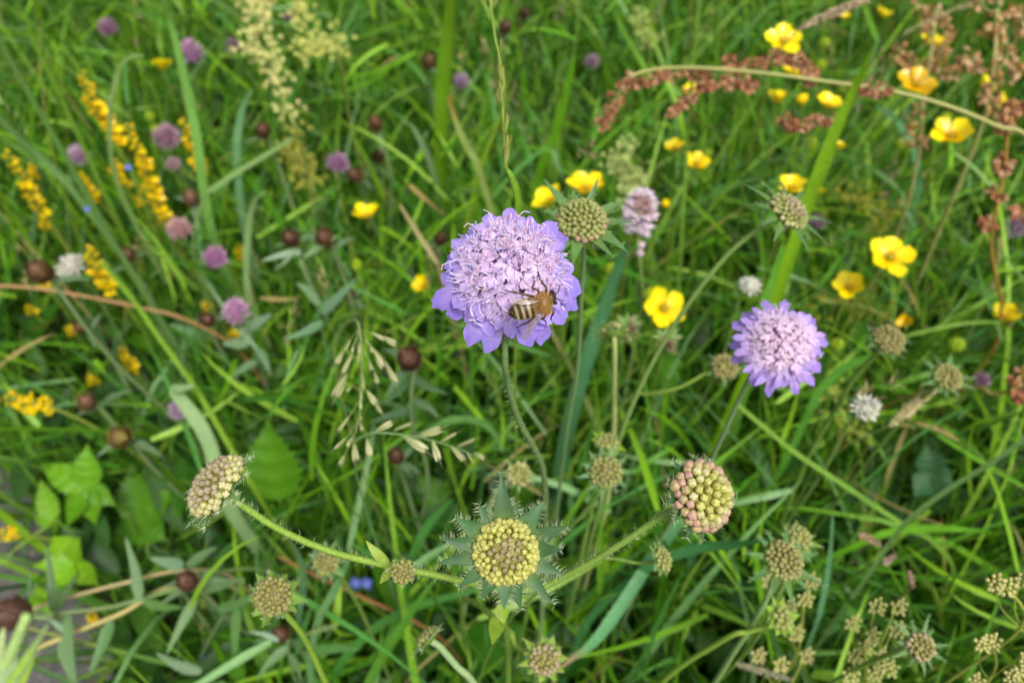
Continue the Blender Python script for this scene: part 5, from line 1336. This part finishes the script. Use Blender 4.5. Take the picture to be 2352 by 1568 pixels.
blade('pale hooked blade below the pale slanting end', [(612, 442), (592, 455), (577, 490), (570, 540), (566, 600)], 18, srgb(142, 174, 112), 0.55, 0.62, taper=0.4)
blade('short green blade beside the small yellowish bud', [(1042, 1145), (1010, 1175), (975, 1220), (950, 1275)], 22, srgb(84, 150, 66), 0.42, 0.46)
blade('pale arching blade right of the horizontal grass spray', [(1155, 1040), (1140, 1000), (1110, 972), (1060, 962), (1000, 980)], 18, srgb(110, 162, 80), 0.44, 0.48, taper=0.6)
blade('upright bluish blade in the upper left grass', [(580, 205), (562, 240), (550, 290), (545, 350)], 20, srgb(116, 166, 112), 0.6, 0.64)
blade('straw-coloured bent blade left of the large bloom', [(918, 470), (940, 505), (965, 545), (1000, 598), (1008, 615)], 12, srgb(180, 168, 120), 0.46, 0.5, taper=0.3)
blade('arched grey-green blade between two brown buds', [(925, 280), (945, 292), (968, 330), (985, 370)], 18, srgb(130, 164, 110), 0.6, 0.66)
blade('reddish dry stalk lying across the left edge', [(-20, 654), (100, 664), (220, 685), (330, 708), (430, 735)], 8, srgb(156, 120, 74), 0.5, 0.56, taper=0.05)
blade('thin upright green stem passing the paired buttercups', [(1608, -20), (1596, 120), (1582, 260), (1574, 400), (1566, 540), (1560, 640)], 10, srgb(104, 146, 50), 0.44, 0.56, taper=0.05)
blade('wide teal blade behind the olive bud stalk', [(1440, 560), (1410, 640), (1380, 730), (1340, 850), (1310, 960)], 40, srgb(84, 142, 92), 0.46, 0.54, taper=0.4)
blade('tall yellow-green blade behind the clover and tall grass stem', [(1040, -10), (1032, 80), (1022, 180), (1016, 280)], 44, srgb(112, 160, 30), 0.62, 0.7, taper=0.2)
blade('dark slender stem in the high grass beside the brown bud', [(1270, -20), (1240, 60), (1205, 140), (1170, 210)], 8, srgb(84, 116, 40), 0.5, 0.6, taper=0.05)
blade('tall bright blade left of the sorrel tip', [(1320, 130), (1300, 220), (1275, 310), (1240, 400)], 26, srgb(104, 164, 30), 0.64, 0.72)
blade('red-brown withered blade under the left arching stalk', [(640, 1276), (720, 1318), (800, 1355), (880, 1392), (960, 1430)], 9, srgb(150, 108, 70), 0.42, 0.46, taper=0.1)
blade('pale blue-green blade tip under the sorrel stem', [(2010, 245), (2050, 270), (2080, 310), (2100, 350)], 22, srgb(96, 158, 104), 0.58, 0.62)
blade('pale blade crossing below the large three-petalled buttercup', [(2188, 350), (2230, 380), (2270, 420), (2300, 450)], 12, srgb(126, 162, 92), 0.5, 0.54, taper=0.3)
blade('light green stalk from the buttercup at the sorrel to the withered one', [(2300, 740), (2220, 742), (2120, 762), (2060, 785)], 9, srgb(124, 164, 62), 0.50, 0.53, taper=0.1)
blade('broad green blade arching beside the second lilac bloom', [(2040, 800), (1990, 822), (1930, 850), (1880, 900), (1850, 960)], 24, srgb(88, 148, 52), 0.46, 0.5)
blade('long bright blade slanting behind the pink-tinged bud', [(1800, 560), (1775, 640), (1745, 740), (1715, 860), (1690, 960)], 30, srgb(104, 166, 56), 0.5, 0.58, taper=0.4)
blade('long dark-green stem at the far left rising out of view', [(-20, 60), (60, 200), (140, 340), (220, 480), (300, 620)], 16, srgb(88, 128, 56), 0.5, 0.6, taper=0.05)
blade('yellow-green stem beside the long dark stem', [(60, 60), (130, 200), (190, 330), (250, 460)], 13, srgb(104, 146, 40), 0.56, 0.64, taper=0.05)
blade('curved dull blade left of the tan scabious bud', [(660, 1230), (690, 1280), (700, 1340), (690, 1400)], 22, srgb(96, 138, 92), 0.4, 0.44)
blade('pale blade behind the left arching stalk near its node', [(810, 1250), (790, 1310), (760, 1370), (730, 1430)], 20, srgb(104, 150, 92), 0.34, 0.38)
blade('broad green blade crossing behind the pink-tinged bud stalk', [(1760, 1235), (1700, 1248), (1620, 1255), (1530, 1280), (1450, 1330)], 28, srgb(72, 136, 74), 0.34, 0.40, taper=0.5)
blade('narrow tall blade behind the pale bud on the long stalk', [(1830, 540), (1800, 620), (1770, 690), (1750, 760)], 20, srgb(120, 168, 72), 0.45, 0.5)

# ------------------------------------------------------------------ the mass of the meadow
PR = np.array(PROTECT)
def keep_mask(pos):
    """pos: n, s, 3 ; False where a blade would stand in front of a picked-out thing or too near the viewer"""
    pos = np.concatenate([pos[:, :-1] * (1 - f) + pos[:, 1:] * f for f in (0.0, 0.25, 0.5, 0.75)], axis=1)
    n, s, _ = pos.shape
    x, y, z = project(pos.reshape(-1, 3)); x = x.reshape(n, s); y = y.reshape(n, s); z = z.reshape(n, s)
    bad = np.zeros(n, bool)
    dist = np.linalg.norm(pos - np.array(CAM), axis=2)
    bad |= (dist < 0.40).any(axis=1)
    for (px, py, r, d) in PR:
        bad |= (((x - px) ** 2 + (y - py) ** 2 < (r + 5) ** 2) & (z < d - 0.004) & (z > 0.01)).any(axis=1)
    return ~bad
def ribbons(name, roots, L, th0, bend, az, w, twist, cols, tipc, label, mat, S_=9, pow_=1.6, widthprof=None, cat='grass', cull=True):
    n = len(L); t = np.linspace(0, 1, S_)
    ang = th0[:, None] + bend[:, None] * t[None, :] ** pow_
    ds_ = L[:, None] / (S_ - 1)
    dr = np.sin(ang) * ds_; dz = np.cos(ang) * ds_
    r = np.cumsum(dr, 1) - dr; z = np.cumsum(dz, 1) - dz
    ca, sa = np.cos(az)[:, None], np.sin(az)[:, None]
    wob = 0.03 * L[:, None] * np.sin(t[None, :] * 3 + twist[:, None] * 5)
    pos = np.stack([roots[:, 0:1] + r * ca - wob * sa, roots[:, 1:2] + r * sa + wob * ca, roots[:, 2:3] + z], 2)
    pos[:, :, 2] = np.maximum(pos[:, :, 2], 0.003)
    if cull:
        k = keep_mask(pos)
        pos, L, ang, az, w, twist, cols, tipc = pos[k], L[k], ang[k], az[k], w[k], twist[k], cols[k], tipc[k]
        ca, sa = np.cos(az)[:, None], np.sin(az)[:, None]
    n = len(L)
    wp = widthprof(t) if widthprof else np.minimum(1, 0.55 + 2.2 * t) * np.clip(1 - t, 0, 1) ** 0.55
    hx = np.stack([-sa + 0 * ang, ca + 0 * ang, 0 * ang], 2)
    nx = np.stack([-np.cos(ang) * ca, -np.cos(ang) * sa, np.sin(ang)], 2)
    tw = (twist[:, None] * (0.4 + t[None, :]))[:, :, None]
    sde = hx * np.cos(tw) + nx * np.sin(tw)
    nrm = -hx * np.sin(tw) + nx * np.cos(tw)
    off = sde * (w[:, None] * wp[None, :])[:, :, None]
    up = nrm * (w[:, None] * wp[None, :] * 0.35)[:, :, None]
    V = np.stack([pos - off + up, pos, pos + off + up], 2).reshape(-1, 3)
    C = cols[:, None, :] * (1 - t[None, :, None] ** 3) + tipc[:, None, :] * t[None, :, None] ** 3
    C = np.repeat(C[:, :, None, :], 3, axis=2)
    C[:, :, 1, :] *= 1.12
    C = C.reshape(-1, 3)
    base = (np.arange(n) * S_ * 3)[:, None, None]
    seg = (np.arange(S_ - 1) * 3)[None, :, None]
    q = np.array([[0, 1, 4, 3], [1, 2, 5, 4]]).reshape(1, 1, 8)
    F_ = (base + seg + q).reshape(-1)
    me = bpy.data.meshes.new(name)
    me.vertices.add(len(V)); me.vertices.foreach_set('co', V.astype(np.float32).ravel())
    me.loops.add(len(F_)); me.loops.foreach_set('vertex_index', F_.astype(np.int32))
    nf = len(F_) // 4
    me.polygons.add(nf); me.polygons.foreach_set('loop_start', np.arange(0, nf * 4, 4, dtype=np.int32)); me.polygons.foreach_set('loop_total', np.full(nf, 4, np.int32))
    me.polygons.foreach_set('use_smooth', np.ones(nf, bool))
    me.update(calc_edges=True); me.validate()
    a = me.color_attributes.new('Col', 'FLOAT_COLOR', 'POINT')
    cc = np.ones((len(V), 4), np.float32); cc[:, :3] = C; a.data.foreach_set('color', cc.ravel())
    me.materials.append(mat)
    o = bpy.data.objects.new(name, me); COL.objects.link(o)
    o['kind'] = 'stuff'; o['label'] = label; o['category'] = cat
    return o
def on_path(xy):
    q = (xy[:, 0] - EDGE_P.x) * EDGE_N.x + (xy[:, 1] - EDGE_P.y) * EDGE_N.y
    return q
def scatter(n, x0, x1, y0, y1, clear=0.0, clump=True):
    if clump:
        k = max(8, n // 14)
        cx = rng.uniform(x0, x1, k); cy = rng.uniform(y0, y1, k)
        i = rng.integers(0, k, n)
        xy = np.stack([cx[i] + rng.normal(0, 0.022, n), cy[i] + rng.normal(0, 0.022, n)], 1)
    else:
        i = np.arange(n); xy = np.stack([rng.uniform(x0, x1, n), rng.uniform(y0, y1, n)], 1)
    m = on_path(xy) < clear
    return xy[m], i[m]
def palette(pal, wts, idx, jit=0.3):
    p = np.array([c for c in pal]); c = p[rng.choice(len(pal), size=len(idx), p=np.array(wts) / sum(wts))]
    return c * rng.uniform(1 - jit, 1 + jit, (len(idx), 1)) * rng.uniform(0.95, 1.05, (len(idx), 3))
GP = [srgb(96, 148, 24), srgb(76, 134, 26), srgb(122, 170, 34), srgb(84, 144, 62), srgb(136, 178, 62), srgb(62, 112, 28), srgb(116, 160, 98), srgb(176, 164, 104)]
GWT = [4, 4, 3, 2, 1.8, 3, 1.2, 0.12]
def grass(name, n, area, Lr, wr, lean, bend, label, pal=GP, wts=GWT, clear=0.0, S_=9):
    xy, i = scatter(n, *area, clear)
    n = len(xy)
    roots = np.concatenate([xy, np.zeros((n, 1))], 1)
    L = rng.uniform(*Lr, n) * (0.75 + 0.5 * rng.random(n) ** 2)
    th0 = np.abs(rng.normal(0, lean, n)); b = rng.gamma(2.0, bend / 2, n)
    az = rng.uniform(0, 2 * pi, n)
    w = rng.uniform(*wr, n) * 0.5
    cols = palette(pal, wts, np.arange(n)); tip = cols * 1.1
    dry = rng.random(n) < 0.05
    tip[dry] = np.array(srgb(176, 150, 92))
    return ribbons(name, roots, L, th0, np.minimum(b, 2.6), az, w, rng.uniform(-0.9, 0.9, n), cols, tip, label, M_LEAF, S_)
grass('meadow_grass', 17000, (-1.15, 1.15, 0.02, 1.35), (0.15, 0.38), (0.0026, 0.0088), 0.30, 1.25, 'dense tangle of green meadow grass blades all round the flowers')
grass('fine_grass', 8000, (-1.15, 1.15, 0.02, 1.35), (0.16, 0.36), (0.0009, 0.0022), 0.34, 0.7, 'thin wiry grass leaves and stems filling the meadow between the broader blades', S_=8)
grass('short_grass', 17000, (-1.1, 1.1, 0.0, 1.2), (0.07, 0.20), (0.0022, 0.0056), 0.45, 1.0, 'short green grass close to the soil beneath the flowers', S_=7, pal=[tuple(v * 0.72 for v in c) for c in GP])  # palette scaled down: shade low between the blades is put into the colour
grass('distant_meadow_grass', 15000, (-2.6, 2.6, 1.3, 4.2), (0.22, 0.44), (0.003, 0.007), 0.22, 0.8, 'taller meadow grass carrying on behind the flowers', S_=7)
grass('far_meadow_grass', 9000, (-6, 6, 4.0, 11), (0.25, 0.5), (0.010, 0.022), 0.2, 0.6, 'meadow grass thinning into the distance', S_=5)
# low leafy plants
def herbs(name, n, area, Lr, wr, label, pal, wts, clear=0.0, hr=(0.01, 0.14), prof=None):
    xy, i = scatter(n, *area, clear)
    n = len(xy); roots = np.concatenate([xy, rng.uniform(*hr, (n, 1))], 1)
    L = rng.uniform(*Lr, n); th0 = rng.uniform(0.5, 1.5, n); b = rng.uniform(-0.3, 0.9, n); az = rng.uniform(0, 2 * pi, n)
    cols = palette(pal, wts, np.arange(n)); w = L * rng.uniform(*wr, n) * 0.5
    return ribbons(name, roots, L, th0, b, az, w, rng.uniform(-0.5, 0.5, n), cols, cols * 1.05, label, M_LEAF, 7, widthprof=prof or (lambda t: np.sin(pi * (0.06 + 0.92 * t)) ** 0.75), cat='leaves')
HP = [srgb(50, 98, 16), srgb(70, 122, 20), srgb(40, 82, 20), srgb(86, 126, 76), srgb(60, 100, 44)]  # greens lowered so the leaf colour carries the shade of the gaps
herbs('leaf_undergrowth', 16000, (-1.1, 1.1, 0.0, 1.25), (0.025, 0.065), (0.18, 0.45), 'low leafy undergrowth of clover and knapweed leaves between the stems', HP, [3, 3, 3, 1, 1.5])
herbs('distant_undergrowth', 9000, (-2.5, 2.5, 1.2, 4.0), (0.04, 0.09), (0.2, 0.5), 'leafy undergrowth carrying on below the taller grass behind', HP, [3, 3, 3, 1, 1], hr=(0.01, 0.2))
# sparse sprigs growing in and over the asphalt edge
xy = np.stack([rng.uniform(-0.9, 0.1, 1600), rng.uniform(-0.2, 0.9, 1600)], 1)
q = on_path(xy); xy = xy[(q > -0.02) & (q < 0.10) & (rng.random(1600) < np.exp(-np.maximum(q, 0) * 22))]
n = len(xy)
cols = palette(GP, GWT, np.arange(n))
ribbons('edge_weeds', np.concatenate([xy, np.full((n, 1), 0.01)], 1), rng.uniform(0.03, 0.12, n), rng.uniform(0.2, 1.2, n), rng.uniform(0.2, 1.2, n), rng.uniform(0, 2 * pi, n), rng.uniform(0.0012, 0.004, n) * 0.5, rng.uniform(-.8, .8, n), cols, cols * 1.1, 'short weeds creeping over the edge of the asphalt path', M_LEAF, 6)

# loose stem leaves at all heights
xy, i = scatter(15000, -1.1, 1.1, 0.02, 1.35)
n = len(xy)
cols = palette(GP + [srgb(170, 150, 92)], GWT + [0.25], np.arange(n))
ribbons('loose_stem_leaves', np.concatenate([xy, rng.uniform(0.05, 0.30, (n, 1))], 1), rng.uniform(0.03, 0.12, n), rng.uniform(0.2, 1.7, n), rng.uniform(-0.8, 1.6, n), rng.uniform(0, 2 * pi, n), rng.uniform(0.0016, 0.0062, n) * 0.5, rng.uniform(-1.4, 1.4, n), cols, cols * 1.1, 'short curling leaves of many plants tangled through the grass', M_LEAF, 6, cat='leaves')
# small grass seed heads: many little husks along thin stems
k = 230; m = 46
bx = rng.uniform(-1.1, 1.1, k); by = rng.uniform(0.15, 1.5, k); hz = rng.uniform(0.20, 0.40, k); ln = rng.uniform(0.03, 0.08, k); lx = rng.normal(0, 0.25, k); ly = rng.normal(0, 0.25, k)
ok = on_path(np.stack([bx, by], 1)) < 0
bx, by, hz, ln, lx, ly = bx[ok], by[ok], hz[ok], ln[ok], lx[ok], ly[ok]; k = len(bx)
tt = rng.random((k, m)); sp_ = 0.004 * (1 - 0.6 * tt)
hx_ = (bx[:, None] + lx[:, None] * (hz[:, None] + ln[:, None] * tt) + rng.normal(0, 1, (k, m)) * sp_).ravel()
hy_ = (by[:, None] + ly[:, None] * (hz[:, None] + ln[:, None] * tt) + rng.normal(0, 1, (k, m)) * sp_).ravel()
hz_ = (hz[:, None] + ln[:, None] * tt).ravel(); n = k * m
pc = np.array([srgb(150, 142, 84), srgb(138, 112, 92), srgb(124, 146, 70), srgb(176, 160, 116)])[rng.integers(0, 4, k)]
cols = np.repeat(pc, m, axis=0) * rng.uniform(0.7, 1.25, (n, 1))
ribbons('grass_seed_husks', np.stack([hx_, hy_, hz_], 1), rng.uniform(0.004, 0.009, n), rng.uniform(0.1, 1.0, n), rng.uniform(-0.4, 0.6, n), rng.uniform(0, 2 * pi, n), rng.uniform(0.0008, 0.0018, n) * 0.5, rng.uniform(-1, 1, n), cols, cols, 'small dull grass seed husks scattered through the tops of the grass', M_BUD, 4)
hh = hz + ln; sl = np.sqrt(1 + lx ** 2 + ly ** 2); cols = np.repeat(np.array([srgb(120, 150, 62)]), k, axis=0)
ribbons('grass_seed_stems', np.stack([bx, by, np.zeros(k)], 1), hh * sl, np.arctan(np.sqrt(lx ** 2 + ly ** 2)), np.zeros(k), np.arctan2(ly, lx), np.full(k, 0.0005), rng.uniform(-1, 1, k), cols, cols, 'thin grass stems that carry the small seed husks', M_STEM, 8, widthprof=lambda t: np.ones_like(t))
# grit and crumbs lying on the asphalt
pb = MB()
for _ in range(900):
    s_ = random.uniform(-0.9, 0.9); q_ = abs(random.gauss(0, 0.25)) + 0.01
    e = EDGE_P + EDGE_D * s_ + EDGE_N * q_; g = random.uniform(0.0012, 0.0045)
    pb.ell(Vector((e.x, e.y, 0.012 + g * 0.35)), Vector((random.uniform(-1, 1), random.uniform(-1, 1), 0.3)), g * 0.7, g, vary(random.choice((srgb(120, 114, 108), srgb(92, 86, 78), srgb(150, 140, 124), srgb(112, 84, 60), srgb(84, 80, 44))), 0.2), 5, 4)
o = build(pb, 'grit', M_BUD, None, kind='stuff'); o['label'] = 'loose grit and crumbs on the asphalt path'; o['category'] = 'grit'
